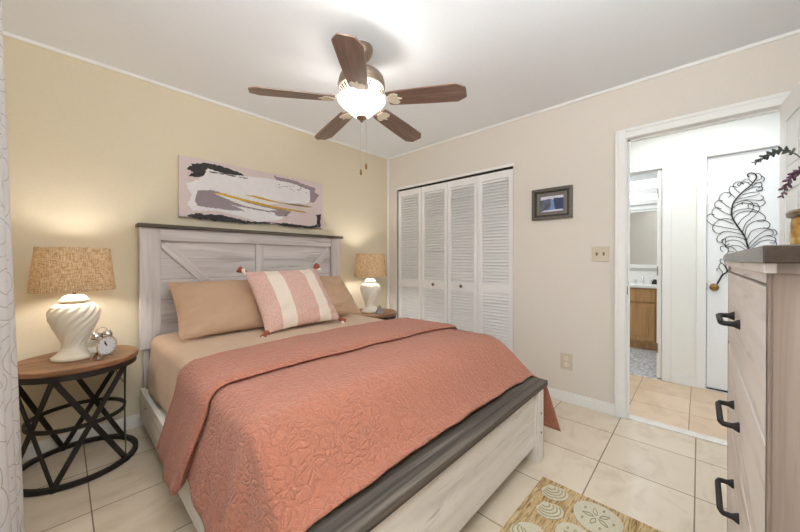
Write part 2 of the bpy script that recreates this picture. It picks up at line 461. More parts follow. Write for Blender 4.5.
# baseboards, cornice, casings
def baseboard(name, pts, label):
    x0, x1, y0, y1, ax = pts
    b = MB(); b.box(x0, x1, y0, y1, 0, 0.07); 
    if ax == 'x': b.box(x0, x1, y0+0.005, y1, 0.07, 0.084, bev=0.003)
    else: b.box(x0+0.005, x1, y0, y1, 0.07, 0.084, bev=0.003)
    struct(name, b, M['trim'], label, 'baseboard')
baseboard('baseboard_back', (XL, 0, -0.014, 0, 'x'), 'white baseboard along the cream wall behind the bed')
baseboard('baseboard_right', (-0.014, 0, -2.384, -1.607, 'y'), 'white baseboard under the electrical outlet')
baseboard('baseboard_hall', (HX-0.014, HX, -2.82, -2.65, 'y'), 'white baseboard between the bathroom and hall doors')
b = MB()
b.box(XL, 0, -0.012, 0, 2.408, HC, bev=0.004); struct('trim_2', b, M['trim'], 'thin white cornice strip above the bed wall', 'trim')
b = MB(); b.box(-0.012, 0, YF, -0.0, 2.408, HC, bev=0.004); struct('trim_3', b, M['trim'], 'thin white cornice strip above the closet wall', 'trim')
b = MB(); b.box(-0.03, 0, -0.03, 0.0, 0.084, 2.408, bev=0.006); struct('trim_4', b, M['trim'], 'white vertical corner strip between bed wall and closet', 'trim')
def casing(name, x, y0, y1, z1, wd, dx, label, th=0.016):
    """door casing on plane x, opening from y1 (low) to y0 (high), sticking out by dx sign"""
    b = MB()
    for (a, c, z0, zz) in ((y0, y0+wd, 0, z1+wd), (y1-wd, y1, 0, z1+wd), (y1, y0, z1, z1+wd)):
        X = sorted((x, x+dx*th)); b.box(X[0], X[1], a, c, z0, zz, bev=0.004)
        X = sorted((x, x+dx*(th+0.006)))
        if zz == z1+wd and z0 == 0:
            e = (a+wd*0.66, c) if a >= y0 else (a, c-wd*0.66)
            b.box(X[0], X[1], e[0], e[1], z0, zz, bev=0.003)
        else: b.box(X[0], X[1], a, c, z1+wd*0.66, z1+wd, bev=0.003)
    struct(name, b, M['trim'], label, 'door casing')
casing('trim_5', 0.0, DY0+0.004, DY1, DZ-0.004, 0.066, -1, 'white casing round the open bedroom doorway')
casing('trim_6', HX, -2.578, -1.80, 2.03, 0.07, -1, 'white casing round the bathroom doorway') if False else None
b = MB()
for (a, c, z0, zz) in ((-2.648, -2.578, 0, 2.10), (-1.80, -1.73, 0, 2.10), (-2.578, -1.80, 2.03, 2.10)):
    b.box(HX-0.018, HX, a, c, z0, zz, bev=0.005)
struct('trim_6', b, M['trim'], 'white casing round the bathroom doorway', 'door casing')
b = MB()
for (a, c, z0, zz) in ((-2.885, -2.82, 0, 2.135), (-3.745, -3.68, 0, 2.135), (-3.68, -2.885, 2.07, 2.135)):
    b.box(HX-0.018, HX, a, c, z0, zz, bev=0.005)
struct('trim_7', b, M['trim'], 'white casing round the hall door with the wire feather', 'door casing')
b = MB()
b.box(0, 0.11, DY0, DY0+0.018, 0, DZ); b.box(0, 0.11, DY1-0.018, DY1, 0, DZ); b.box(0, 0.11, DY1, DY0, DZ-0.004, DZ+0.016)
b.box(0.045, 0.058, DY0-0.012, DY0, 0, DZ-0.004); b.box(0.045, 0.058, DY1, DY0, DZ-0.016, DZ-0.004)
o = struct('trim_8', b, M['trim'], 'white jamb lining the bedroom doorway', 'door jamb')
MB().box(0.016, 0.034, DY0-0.003, DY0, 0.90, 0.96, bev=0.001).build('strike_plate', M['brass'], o)

# ------------------------------------------------------------------ window and curtain (left wall)
b = MB(); fw = 0.05
b.box(XL-0.10, XL+0.012, WY0, WY0+fw, WZ0, WZ1); b.box(XL-0.10, XL+0.012, WY1-fw, WY1, WZ0, WZ1); b.box(XL-0.10, XL+0.012, WY0+fw, WY1-fw, WZ0, WZ0+fw); b.box(XL-0.10, XL+0.012, WY0+fw, WY1-fw, WZ1-fw, WZ1)
b.box(XL-0.08, XL-0.04, WY0+fw, WY1-fw, 1.43, 1.47)
wo = struct('window_1', b, M['trim'], 'white framed window in the left wall behind the curtain', 'window')
MB().box(XL-0.065, XL-0.06, WY0+fw, WY1-fw, WZ0+fw, WZ1-fw).build('pane', M['pane'], wo)
def curtain(name, ya, yb, xfun, label, nf):
    rows = []; nu, nv = nf*20, 30
    for j in range(nv+1):
        t = j/nv; z = 0.03 + t*2.10
        r = []
        for i in range(nu+1):
            q = i/nu; y = ya+(yb-ya)*q
            amp = 0.045+0.012*(1-t)
            r.append(Vector((xfun(z)-amp+amp*math.sin((q-1)*nf*2*PI+PI*0.55+0.3*math.sin(3*t)), y+0.012*math.sin(7*t+q*5)-0.012*math.sin(7*t+5), z)))
        rows.append(r)
    b = MB().grid(rows); uv = b.bm.loops.layers.uv.new('cloth')
    b.bm.verts.ensure_lookup_table()
    idx = {v: k for k, v in enumerate(b.bm.verts)}
    for f in b.bm.faces:
        for l in f.loops:
            k = idx[l.vert]; l[uv].uv = ((k % (nu+1))/nu*nf*0.36, (k//(nu+1))/nv*2.1)
    o = b.build(name, M['curtain'], None, True)
    so = o.modifiers.new('thickness', 'SOLIDIFY'); so.thickness = 0.002
    return tag(o, label, 'curtain')
curtain('curtain', -1.50, -0.905, lambda z: -2.908-0.052*(z/2.1), 'pale curtain with brown swirl embroidery beside the left nightstand', 3)
rt = thing('curtain_rod', 'dark curtain rod above the window curtain', 'curtain rod', (-2.975, -1.9, 2.15))
MB().tube([(0, -1.1, 0), (0, 0.93, 0)], 0.012, 12).build('rod', M['iron'], rt, True)
for yy in (-1.12, 0.945): MB().ball((0, yy, 0), 0.022).build('finial', M['iron'], rt, True)
for yy in (-1.0, 0.88): MB().tube([(0, yy, 0), (XL+2.975, yy, 0)], 0.008, 8).build('bracket', M['iron'], rt, True)

# ------------------------------------------------------------------ closet bifold doors
def louver_panel(wd, h, parent, y0):
    """panel hanging in plane x=0.02..0.05, from y0 down to y0-wd"""
    b = MB(); st = 0.042; x0, x1 = 0.018, 0.046; g = 0.0025
    ya, yb = y0-wd+g, y0-g
    b.box(x0, x1, ya, ya+st, 0.012, h, bev=0.002); b.box(x0, x1, yb-st, yb, 0.012, h, bev=0.002)
    for z0, z1 in ((0.012, 0.13), (0.833, 0.918), (h-0.066, h)): b.box(x0, x1, ya+st, yb-st, z0, z1)
    for z0, z1 in ((0.13, 0.833), (0.918, h-0.066)):
        n = round((z1-z0)/0.0305); p = (z1-z0)/n
        for i in range(n):
            zc = z0+p*(i+0.5)
            R = Matrix.Translation((0.032, 0, zc)) @ Matrix.Rotation(math.radians(-49), 4, 'Y')
            b.box(-0.019, 0.019, ya+st, yb-st, -0.0035, 0.0035, mat=R)
    return b.build('louvered_panel', M['louver'], parent)
DW = (1.607-0.149-0.012)/4
for k, (lab, kn) in enumerate((('left pair of white louvered bifold closet doors nearest the lamp', -0.699), ('right pair of white louvered bifold closet doors nearest the framed picture', -1.058))):
    d = thing('door_%d' % (k+4), lab, 'closet door', (0, 0, 0)); d['kind'] = 'structure'
    for q in range(2): louver_panel(DW, 1.988, d, -0.155-DW*(2*k+q))
    R = Matrix.Translation((0.018, kn, 0.885)) @ Matrix.Rotation(-PI/2, 4, 'Y')
    MB().lathe([(0.006, 0), (0.006, 0.012), (0.016, 0.018), (0.018, 0.025), (0.012, 0.032), (0.0, 0.034)], 20, mat=R).build('door_knob', M['nickel'], d, True)
b = MB(); b.box(0.012, 0.055, -1.607, -0.149, 1.998, 2.008); struct('trim_9', b, M['dark'], 'dark track above the closet doors', 'door track')
b = MB(); b.box(-0.006, 0.012, -0.149, -0.135, 0, 2.02); b.box(-0.006, 0.0, -1.62, -0.135, 2.008, 2.03)
struct('trim_10', b, M['trim'], 'thin white edge trim of the closet opening', 'trim')

# ------------------------------------------------------------------ doors
def panel_door(name, wd, h, label, panels, mat=None):
    """slab along local x from 0 to wd, y from -0.0175 to 0.0175, panels on both faces"""
    b = MB(); t = 0.0175
    xs = sorted({0, wd}); 
    b.box(0, wd, -t+0.006, t-0.006, 0.012, h)
    cols = [(0.105, wd/2-0.045), (wd/2+0.045, wd-0.105)]
    rows = panels
    for sgn in (-1, 1):
        ya, yb = sorted((sgn*(t-0.006), sgn*t))
        for x0, x1 in ((0, cols[0][0]), (cols[0][1], cols[1][0]), (cols[1][1], wd)): b.box(x0, x1, ya, yb, 0.012, h)
        zs = [0.012]+[z for r in rows for z in r]+[h]
        for i in range(0, len(zs), 2):
            for c in cols: b.box(c[0], c[1], ya, yb, zs[i], zs[i+1])
        for r in rows:
            for c in cols: b.box(c[0]+0.03, c[1]-0.03, min(ya, yb)+0.001*(sgn < 0), max(ya, yb)-0.001*(sgn > 0), r[0]+0.03, r[1]-0.03, bev=0.0025)
    o = b.build(name, M['door']); o['kind'] = 'structure'
    return tag(o, label, 'door', kind='structure')
PAN = [(0.24, 0.82), (1.0, 1.52), (1.62, 1.90)]
d1 = panel_door('door_1', 0.735, 2.02, 'open white panel door folded back behind the chest of drawers', PAN)
d1.location = (-0.012, -3.186, 0.004); d1.rotation_euler = (0, 0, PI+math.radians(4.2))
for sg in (-1, 1):
    R = Matrix.Translation((0.67, sg*0.0175, 0.92)) @ Matrix.Rotation(-sg*PI/2, 4, 'X')
    MB().lathe([(0.028, 0), (0.028, 0.006), (0.011, 0.012), (0.011, 0.03), (0.026, 0.042), (0.028, 0.054), (0.016, 0.064), (0, 0.066)], 20, mat=R).build('door_knob', M['brass'], d1, True)
o = MB().box(HX+0.02, HX+0.055, -3.676, -2.889, 0.012, 2.066, bev=0.002).build('door_2', M['door'])
tag(o, 'flat white hall door wearing a black wire feather', 'door', kind='structure')
R = Matrix.Translation((HX+0.02, -2.935, 0.914)) @ Matrix.Rotation(-PI/2, 4, 'Y')
MB().lathe([(0.03, 0), (0.03, 0.006), (0.012, 0.012), (0.012, 0.035), (0.026, 0.045), (0.031, 0.058), (0.024, 0.068), (0, 0.071)], 24, mat=R).build('door_knob', M['brass'], o, True)
MB().box(HX+0.018, HX+0.022, -2.892, -2.887, 0.885, 0.945).build('latch_plate', M['brass'], o)
struct('trim_11', MB().box(HX+0.005, HX+0.1, -3.676, -2.889, 0.0, 0.011), M['dark'], 'dark strip painted in for the shade under the hall door', 'threshold')  # solid dark strip in place of the shade below the door
b = MB(); b.box(0, 0.7, -0.0175, 0.0175, 0.012, 2.02, bev=0.002)
o = b.build('door_3', M['door']); tag(o, 'white bathroom door swung open beside the vanity', 'door', kind='structure')
o.location = (HX+0.01, -2.557, 0)
for zz in (0.3, 1.05, 1.8): MB().box(-0.004, 0.0, 0.008, 0.0175, zz-0.045, zz+0.045).build('hinge', M['nickel'], o)
struct('trim_12', MB().box(HX, HX+0.11, BY1, BY1+0.012, 0, BZ).box(HX, HX+0.11, BY0, BY1, BZ, BZ+0.012), M['trim'], 'white jamb of the bathroom doorway', 'door jamb')

# ------------------------------------------------------------------ bathroom
v = thing('vanity_cabinet', 'honey oak bathroom vanity cabinet below the white counter', 'cabinet', (2.31, -2.0, 0))
b = MB(); b.box(0, 0.5, -0.9, 0.9, 0.09, 0.795); b.box(0.05, 0.5, -0.9, 0.9, 0, 0.09); b.build('body', M['oak'], v)
for k in range(4):
    y0 = -0.88+k*0.445
    d = MB().box(-0.018, 0, y0, y0+0.43, 0.12, 0.60, bev=0.004).box(-0.024, -0.018, y0+0.06, y0+0.37, 0.18, 0.54, bev=0.003).build('cabinet_door', M['oak'], v)
    MB().box(-0.018, 0, y0, y0+0.43, 0.62, 0.775, bev=0.004).build('drawer', M['oak'], v)
o = MB().box(2.27, 2.82, -2.95, -1.05, 0.797, 0.832, bev=0.006).box(2.795, 2.82, -2.95, -1.05, 0.832, 1.0, bev=0.004).build('countertop', M['white_plastic'])
tag(o, 'white bathroom countertop with backsplash on the oak vanity', 'countertop')
f = thing('faucet', 'chrome basin faucet standing on the bathroom counter', 'faucet', (2.66, -2.28, 0.832))
MB().tube([(0, 0, 0), (0, 0, 0.06), (-0.03, 0, 0.09), (-0.10, 0, 0.08), (-0.12, 0, 0.055)], 0.012, 10).build('spout', M['chrome'], f, True)
for yy in (-0.09, 0.09): MB().lathe([(0.02, 0), (0.016, 0.02), (0.022, 0.035), (0.018, 0.05), (0, 0.052)], 14, (0, yy, 0)).build('handle', M['chrome'], f, True)
o = MB().lathe([(0.03, 0), (0.03, 0.03), (0.018, 0.045), (0.026, 0.06), (0.0, 0.066)], 18).build('soap_dish', M['iron'], None, True, (2.6, -2.41, 0.832)); tag(o, 'small dark soap holder at the end of the bathroom counter', 'soap holder')
mi = thing('mirror', 'large bathroom mirror above the vanity counter', 'mirror', (2.82, -2.0, 1.09))
MB().box(-0.012, 0, -0.95, -0.07, 0, 0.77).build('glass', M['mirror'], mi)
MB().box(-0.02, 0, -0.084, -0.065, 0, 0.56).build('edge_strip', M['iron'], mi)
MB().box(-0.05, 0, -0.95, 0.9, -0.05, 0.0, bev=0.006).build('ledge', M['white_plastic'], mi)
vl = thing('vanity_light', 'white stepped box light with glowing strips above the bathroom mirror', 'light fixture', (2.82, -2.0, 1.86))
b = MB(); b.box(-0.05, 0, -0.95, 0.9, 0, 0.07, bev=0.004); b.box(-0.08, 0, -0.95, 0.9, 0.07, 0.125, bev=0.003); b.box(-0.06, 0, -0.95, 0.9, 0.205, 0.29, bev=0.003); b.box(-0.06, 0, -0.95, 0.9, 0.41, 0.56, bev=0.003)
b.build('housing', M['trim'], vl)
g = emit('cool_tube', (0.90, 0.95, 1.0), 1.6)
MB().box(-0.045, 0, -0.95, 0.9, 0.125, 0.205).build('light_strip', g, vl); MB().box(-0.045, 0, -0.95, 0.9, 0.29, 0.41).build('light_strip', g, vl)

# ------------------------------------------------------------------ wire feather on the hall door
fe = thing('wire_feather', 'black scrolled wire feather hanging on the white hall door', 'wall decoration', (HX+0.016, -2.935, 0.95))
SPINE = [(-19,-8),(-40,46),(-54,76),(-80,101),(-127,186),(-199,283),(-196,338),(-187,389),(-167,441),(-138,498),(-114,556),(-105,600),(-107,645),(-116,693),(-134,729),(-160,768),(-189,802),(-217,831),(-239,869),(-248,893),(-239,919),(-217,933),(-200,927),(-199,910),(-208,898)]
BARBS = [[(-226,847),(-200,885),(-171,877),(-157,850),(-148,834),(-139,848),(-149,859)],[(-214,828),(-201,855),(-180,864),(-166,857),(-177,846)],[(-154,773),(-119,826),(-116,852),(-133,871),(-157,867),(-161,851)],[(-128,734),(-98,782),(-89,813),(-98,838),(-122,836),(-139,821)],[(-102,647),(-34,725),(-31,756),(-53,788),(-89,787),(-101,764),(-86,744)],[(-103,591),(-56,622),(-6,676),(-3,707),(-28,729),(-53,718)],[(-120,512),(-66,547),(-10,574),(15,616),(9,651),(-10,667),(-44,654)],[(-150,459),(-60,489),(9,514),(47,557),(49,588),(28,613),(-4,603)],[(-114,547),(-72,564),(-35,558),(-1,526),(12,487),(-1,455),(-29,436),(-60,454)],[(-173,415),(-126,439),(-72,451),(-35,431),(-16,393),(-23,366),(-48,356)],[(-190,372),(-144,400),(-90,407),(-57,382),(-51,356),(-69,334),(-94,342)],[(-193,313),(-156,361),(-108,375),(-72,360),(-69,325),(-91,303)],[(-191,287),(-150,322),(-109,328),(-86,307),(-91,277),(-121,276)],[(-168,245),(-144,267),(-109,315),(-72,329),(-48,361),(-51,382),(-69,386),(-69,364)],[(-57,275),(-39,295),(-42,321),(-63,325),(-79,307)],[(-248,860),(-273,876),(-273,905),(-256,924),(-242,919)],[(-240,844),(-284,853),(-290,879),(-275,896)],[(-223,822),(-256,846),(-275,838),(-276,814),(-256,800)],[(-189,790),(-234,812),(-278,805),(-276,776),(-245,789)],[(-166,755),(-212,769),(-256,771),(-278,788)],[(-143,724),(-195,734),(-245,744),(-265,757)],[(-125,692),(-183,710),(-234,704),(-273,698),(-287,717),(-273,736)],[(-113,650),(-149,681),(-195,683),(-262,646),(-295,671),(-287,697),(-268,695)],[(-141,498),(-167,551),(-212,597),(-232,645),(-223,684),(-195,704),(-169,695),(-169,674)],[(-170,441),(-190,515),(-235,570),(-263,617),(-262,646),(-251,672),(-223,680),(-201,666),(-206,644)],[(-106,591),(-131,623),(-178,635),(-223,630),(-279,586),(-298,548),(-285,520),(-255,523)],[(-117,560),(-149,604),(-201,615),(-246,602)],[(-184,406),(-196,481),(-235,524),(-290,532),(-323,497),(-312,465),(-288,470)],[(-196,372),(-219,438),(-263,464),(-312,461),(-339,434),(-334,406),(-304,404)],[(-201,321),(-247,394),(-301,445),(-344,450),(-360,417),(-344,398)],[(-201,287),(-258,369),(-302,400),(-339,390),(-355,369),(-345,341),(-321,346)],[(-201,270),(-264,348),(-313,367),(-352,353),(-358,328),(-334,317)],[(-54,76),(-48,104),(-31,129),(-16,124),(-19,104)],[(-77,101),(-74,138),(-48,174),(-31,158),(-31,133)],[(-80,113),(-59,162),(-39,186),(-39,207),(-54,211)],[(-85,105),(-62,199),(-62,236),(-82,264),(-88,284)]]
def crom(P, n=8):
    P = [Vector(p) for p in P]; out = []
    for i in range(len(P)-1):
        p0, p1, p2, p3 = P[max(i-1, 0)], P[i], P[i+1], P[min(i+2, len(P)-1)]
        for k in range(n):
            t = k/n
            out.append(0.5*((2*p1)+(p2-p0)*t+(2*p0-5*p1+4*p2-p3)*t*t+(3*p1-p0-3*p2+p3)*t**3))
    out.append(P[-1]); return out
spine = crom([(0, a/1000, c/1000) for a, c in SPINE], 6)
MB().tube([(p.x-0.006, p.y, p.z) for p in spine], [0.0060-0.002*i/len(spine) for i in range(len(spine))], 8).build('spine', M['iron'], fe, True)
b_list = [crom([(-0.004+0.002*(k % 4), a/1000, c/1000) for a, c in P], 7) for k, P in enumerate(BARBS)]
for pts in b_list: MB().tube(pts, 0.0023, 6).build('barb', M['iron'], fe, True)

# ------------------------------------------------------------------ bed
bed = thing('bed', 'queen farmhouse bed of whitewashed boards with charcoal caps', 'bed', (-1.627, -1.1, 0))
def W(o): o.location = (1.627, 1.1, 0); return o       # parts are written in room coordinates
def bedpart(name, m, *boxes, bev=0.003):
    b = MB()
    for q in boxes: b.box(*q, bev=bev)
    return W(b.build(name, m, bed))
bedpart('headboard_cap', M['char_x'], (-2.46, -0.793, -0.135, -0.022, 1.376, 1.40))
bedpart('headboard_panel', M['planks'], (-2.34, -0.915, -0.075, -0.055, 0.50, 1.30), bev=0)
bedpart('headboard_post', M['white_z'], (-2.447, -2.332, -0.105, -0.03, 0.545, 1.376))
bedpart('headboard_post', M['white_z'], (-0.922, -0.807, -0.105, -0.03, 0.545, 1.376))
bedpart('top_rail', M['white_x'], (-2.332, -0.922, -0.10, -0.075, 1.288, 1.376))
bedpart('center_stile', M['white_z'], (-1.677, -1.609, -0.095, -0.075, 0.50, 1.288))
bedpart('headboard_leg', M['white_z'], (-2.425, -2.36, -0.085, -0.03, 0.0, 0.55))
bedpart('headboard_leg', M['white_z'], (-0.894, -0.829, -0.085, -0.03, 0.0, 0.55))
def brace(x0, z0, x1, z1):
    d = Vector((x1-x0, 0, z1-z0)); L = d.length; a = math.atan2(d.z, d.x)
    Mx = Matrix.Translation((x0, -0.085, z0)) @ Matrix.Rotation(-a, 4, 'Y')
    b = MB(); b.box(0, L, -0.008, 0.010, -0.029, 0.029, bev=0.002)
    o = b.build('diagonal_brace', M['white_x'], bed); o.matrix_local = Matrix.Translation((1.627, 1.1, 0)) @ Mx
brace(-2.312, 1.262, -1.70, 0.64); brace(-0.942, 1.262, -1.586, 0.61)
bedpart('side_rail', M['bright_y'], (-2.447, -2.42, -2.10, -0.085, 0.09, 0.285))
bedpart('side_rail', M['bright_y'], (-0.834, -0.807, -2.10, -0.085, 0.09, 0.285))
for yy in (-0.30, -1.5): W(MB().lathe([(0.006, 0), (0.006, 0.003), (0, 0.004)], 10, mat=Matrix.Translation((-2.447, yy, 0.215)) @ Matrix.Rotation(-PI/2, 4, 'Y')).build('bolt', M['iron'], bed))
bedpart('footboard_cap', M['char_x'], (-2.435, -0.822, -2.182, -2.072, 0.404, 0.436))
bedpart('footboard_panel', M['bright_x'], (-2.345, -0.955, -2.155, -2.125, 0.085, 0.404), bev=0.002)
for x0 in (-2.375, -0.962):
    fp = bedpart('footboard_post', M['bright_z'], (x0, x0+0.083, -2.178, -2.095, 0.0, 0.404))
    for zz in (0.16, 0.27):
        MB().lathe([(0.006, 0), (0.006, 0.002), (0, 0.003)], 10, mat=Matrix.Translation((x0+0.042, -2.178, zz)) @ Matrix.Rotation(PI/2, 4, 'X')).build('bolt', M['iron'], fp)
b = MB().box(-2.385, -0.87, -2.06, -0.125, 0.275, 0.632, bev=0.05, seg=4)
for k in range(12):
    bmesh.ops.bisect_plane(b.bm, geom=list(b.bm.verts)+list(b.bm.edges)+list(b.bm.faces), plane_co=(0, -1.6-0.04*k, 0), plane_no=(0, 1, 0))
for v in b.bm.verts:
    t = max(0, min(1, (-v.co.y-1.62)/0.44)); v.co.z = 0.275+(v.co.z-0.275)*(1-0.70*t*t*(3-2*t))
mt = b.build('mattress', M['sheet'], None, True)
tag(mt, 'thick tan covered mattress lying in the bed frame', 'mattress')
bedpart('slat_deck', M['bright_x'], (-2.42, -0.834, -2.09, -0.09, 0.245, 0.272), bev=0)

def smooth(a, b, t):
    t = max(0, min(1, (t-a)/(b-a))); return t*t*(3-2*t)
# cover profile: from the left hem over the bed to the right hem
def cover_row(y, top, xl, xr, hemL, hemR, off=0.0, foldL=0.0, skewL=0.0, skewR=0.0, nd=16, nt=40, seedf=0.0, slope=0.0):
    r = 0.055+off; out = []
    xl -= off; xr += off; top += off
    for i in range(nd):                                     # left drop
        t = i/nd; z = hemL+(top-r-hemL)*t; d = 1-t
        wv = foldL*d*(0.5+0.5*math.sin(y*17.0+seedf+1.3*math.sin(y*7)))+0.012*d*foldL/0.03*math.sin(y*41+seedf)
        out.append(Vector((xl-wv-0.02*d*smooth(0.0, 0.5, d)-slope*d, y+skewL*d, z)))
    for i in range(7):                                      # shoulder
        a = PI-PI/2*i/7; out.append(Vector((xl+r+r*math.cos(a), y, top-r+r*math.sin(a))))
    for i in range(nt+1):
        s = i/nt; x = xl+r+(xr-xl-2*r)*s
        cr = 0.016*(1-(2*s-1)**4)
        z = top+cr+0.006*noise.noise(Vector((x*4, y*4, seedf)))+0.003*noise.noise(Vector((x*11, y*11, seedf)))
        out.append(Vector((x, y, z)))
    for i in range(1, 8):
        a = PI/2-PI/2*i/7; out.append(Vector((xr-r+r*math.cos(a), y, top-r+r*math.sin(a))))
    for i in range(1, nd+1):
        t = i/nd; z = (top-r)+(hemR-(top-r))*t
        out.append(Vector((xr+0.018*t+0.008*t*math.sin(y*15), y+skewR*t, z)))
    return out
# bed sheet: turned over the mattress near the pillows
rows = []
for j in range(31):
    y = -0.14-(1.28-0.14)*j/30
    rows.append(cover_row(y, 0.637, -2.394, -0.861, 0.31, 0.30, 0.0, 0.012, 0.0, seedf=2.0))
o = MB().grid(rows).build('bed_sheet', M['sheet'], None, True)
so = o.modifiers.new('thickness', 'SOLIDIFY'); so.thickness = 0.002; so.offset = 1
tag(o, 'smooth tan bed sheet spread over the mattress under the pillows', 'bed sheet')
# quilt: head end folded back towards the foot
rows = []
def q_top(y): return 0.648-0.205*smooth(1.80, 2.10, -y)**1.4
def q_row(y, off, hemL, skewL, skewR=0.0, foldL=0.03, hemR=0.16, tilt=0.0, slope=0.0):
    rw = cover_row(y, q_top(y), -2.412, -0.838, hemL, hemR, off, foldL, skewL, skewR, seedf=0.7, slope=slope)
    e = smooth(2.02, 2.095, -y)
    for p in rw[20:64]: p.y += e*0.014*noise.noise(Vector((p.x*9, 0.3, 1.0))); p.z += 0.004*e*noise.noise(Vector((p.x*14, 0.9, 4.0)))
    k = smooth(1.80, 2.09, -y); n0 = 16+7+41
    for i in range(n0, len(rw)):
        t = (i-n0)/(len(rw)-1-n0)
        rw[i].x += 0.030*k; rw[i].y -= k*(0.045*smooth(0, 0.3, t)+0.10*t)
    if tilt:
        for p in rw:
            s = max(0, min(1, (p.x+2.40)/1.5)); p.y += tilt*s
    return rw
TL = -0.055
rows.append(q_row(-1.455, 0.010, 0.29, 0.13, foldL=0.015, tilt=TL, slope=0.005))
rows.append(q_row(-1.490, 0.014, 0.27, 0.13, foldL=0.015, tilt=TL, slope=0.01))
rows.append(q_row(-1.505, 0.026, 0.25, 0.13, foldL=0.015, tilt=TL, slope=0.03))
rows.append(q_row(-1.490, 0.038, 0.24, 0.135, foldL=0.015, tilt=TL, slope=0.034))
for j in range(24):
    t = j/23; y = -1.46+(-1.12+1.46)*t
    rows.append(q_row(y, 0.042-0.006*t, 0.235-0.03*t, 0.14+0.11*t, foldL=0.015, tilt=TL*(1-t), slope=0.034-0.018*t))
for a in (0.15, 0.35, 0.5, 0.65, 0.85):
    rows.append(q_row(-1.12+0.028*math.sin(a*PI), 0.036*(1-a)+0.008, 0.205+0.02*a, 0.25, foldL=0.015, slope=0.016*(1-a)))
for j in range(60):
    t = j/59; y = -1.13-(2.098-1.13)*t
    hm = max(0.12, 0.31-0.5*max(0, -y-1.40))+0.012*math.sin(y*19)
    rows.append(q_row(y, 0.006, hm, 0.22*(1-smooth(0, 0.4, t))+0.02, 0.0, 0.012+0.03*smooth(1.5, 1.85, -y), 0.135, slope=0.022+0.010*smooth(1.5, 1.8, -y)))
o = MB().grid(rows).build('quilt', M['quilt'], None, True)
so = o.modifiers.new('thickness', 'SOLIDIFY'); so.thickness = 0.005; so.offset = 1
tag(o, 'coral paisley stitched quilt with its head end folded back over the bed', 'quilt')

# ------------------------------------------------------------------ pillows
def pillow_mesh(wd, h, t, seed, mats, stripes=None, nu=40, nv=30, power=0.55, flange=0.0):
    bm = MB()
    def P(u, v, sgn):
        x = wd/2*u*(1-0.05*(1-abs(v)**2.0)*abs(u)**3)*(1.0)
        y = h/2*v*(1-0.07*(1-abs(u)**2.0)*abs(v)**3)
        f = (max(0, 1-abs(u)**2.6)*max(0, 1-abs(v)**2.6))**power
        z = sgn*t/2*f
        z += sgn*0.010*f*noise.noise(Vector((x*9+seed, y*9, sgn)))+0.007*math.sin((abs(u)*9+abs(v)*7+seed))*f*(abs(u)*abs(v))
        z += 0.008*noise.noise(Vector((x*5, y*5, seed+3)))
        z += sgn*0.020*min(1, 3*f)*noise.noise(Vector((x*7+y*5, y*24-x*9, seed+5)))*(0.35+0.65*abs(u*v)**0.5)
        return Vector((x, y, z))
    us = [math.sin(PI/2*(2*i/nu-1))*0.35+(2*i/nu-1)*0.65 for i in range(nu+1)]; vs = [math.sin(PI/2*(2*j/nv-1))*0.35+(2*j/nv-1)*0.65 for j in range(nv+1)]
    for sgn in (1, -1):
        vt = [[bm.bm.verts.new(P(u, v, sgn)) for u in us] for v in vs]
        for j in range(nv):
            for i in range(nu):
                f = bm.bm.faces.new((vt[j][i], vt[j][i+1], vt[j+1][i+1], vt[j+1][i]))
                if stripes:
                    uu = (us[i]+us[i+1])/4+0.5
                    f.material_index = 1 if any(a < uu < c for a, c in stripes) else 0
    bmesh.ops.remove_doubles(bm.bm, verts=list(bm.bm.verts), dist=0.0004)
    return bm
def lean_mat(c, tilt, rz=0.0, roll=0.0):
    """pillow plane: local x along the bed, local y up the slope, local z towards the foot and up"""
    return Matrix.Translation(c) @ Matrix.Rotation(rz, 4, 'Z') @ Matrix.Rotation(math.radians(tilt), 4, 'X') @ Matrix.Rotation(roll, 4, 'Z')
def pillow(c, tilt, label, seed, rz=0.0, roll=0.0, wd=0.66, h=0.50, t=0.17):
    o = pillow_mesh(wd, h, t, seed, None).build('pillow', M['tan'], None, True)
    o.matrix_world = lean_mat(c, tilt, rz, roll)
    return tag(o, label, 'pillow', 'tan bed pillows')
pillow((-1.960, -0.248, 0.814), 46, 'tan pillow against the headboard on the left, mostly hidden by another', 1.1, t=0.06, h=0.44)
pillow((-1.990, -0.396, 0.834), 44, 'front tan pillow on the left side of the bed', 4.2, h=0.48, t=0.15)
pillow((-1.270, -0.248, 0.814), 46, 'tan pillow against the headboard on the right, mostly hidden by another', 7.3, t=0.06, h=0.44)
pillow((-1.235, -0.396, 0.834), 44, 'front tan pillow on the right, half behind the striped cushion', 2.4, h=0.48, t=0.15)
tp = pillow_mesh(0.60, 0.53, 0.17, 9.1, None, stripes=((0.21, 0.37), (0.69, 0.85)), nu=50).build('throw_pillow', [M['pink_fab'], M['cream_fab']], None, True)
tp.matrix_world = lean_mat((-1.592, -0.588, 0.874), 49, math.radians(-1), math.radians(2))
tag(tp, 'square pink and cream striped cushion with tasselled corners', 'cushion')
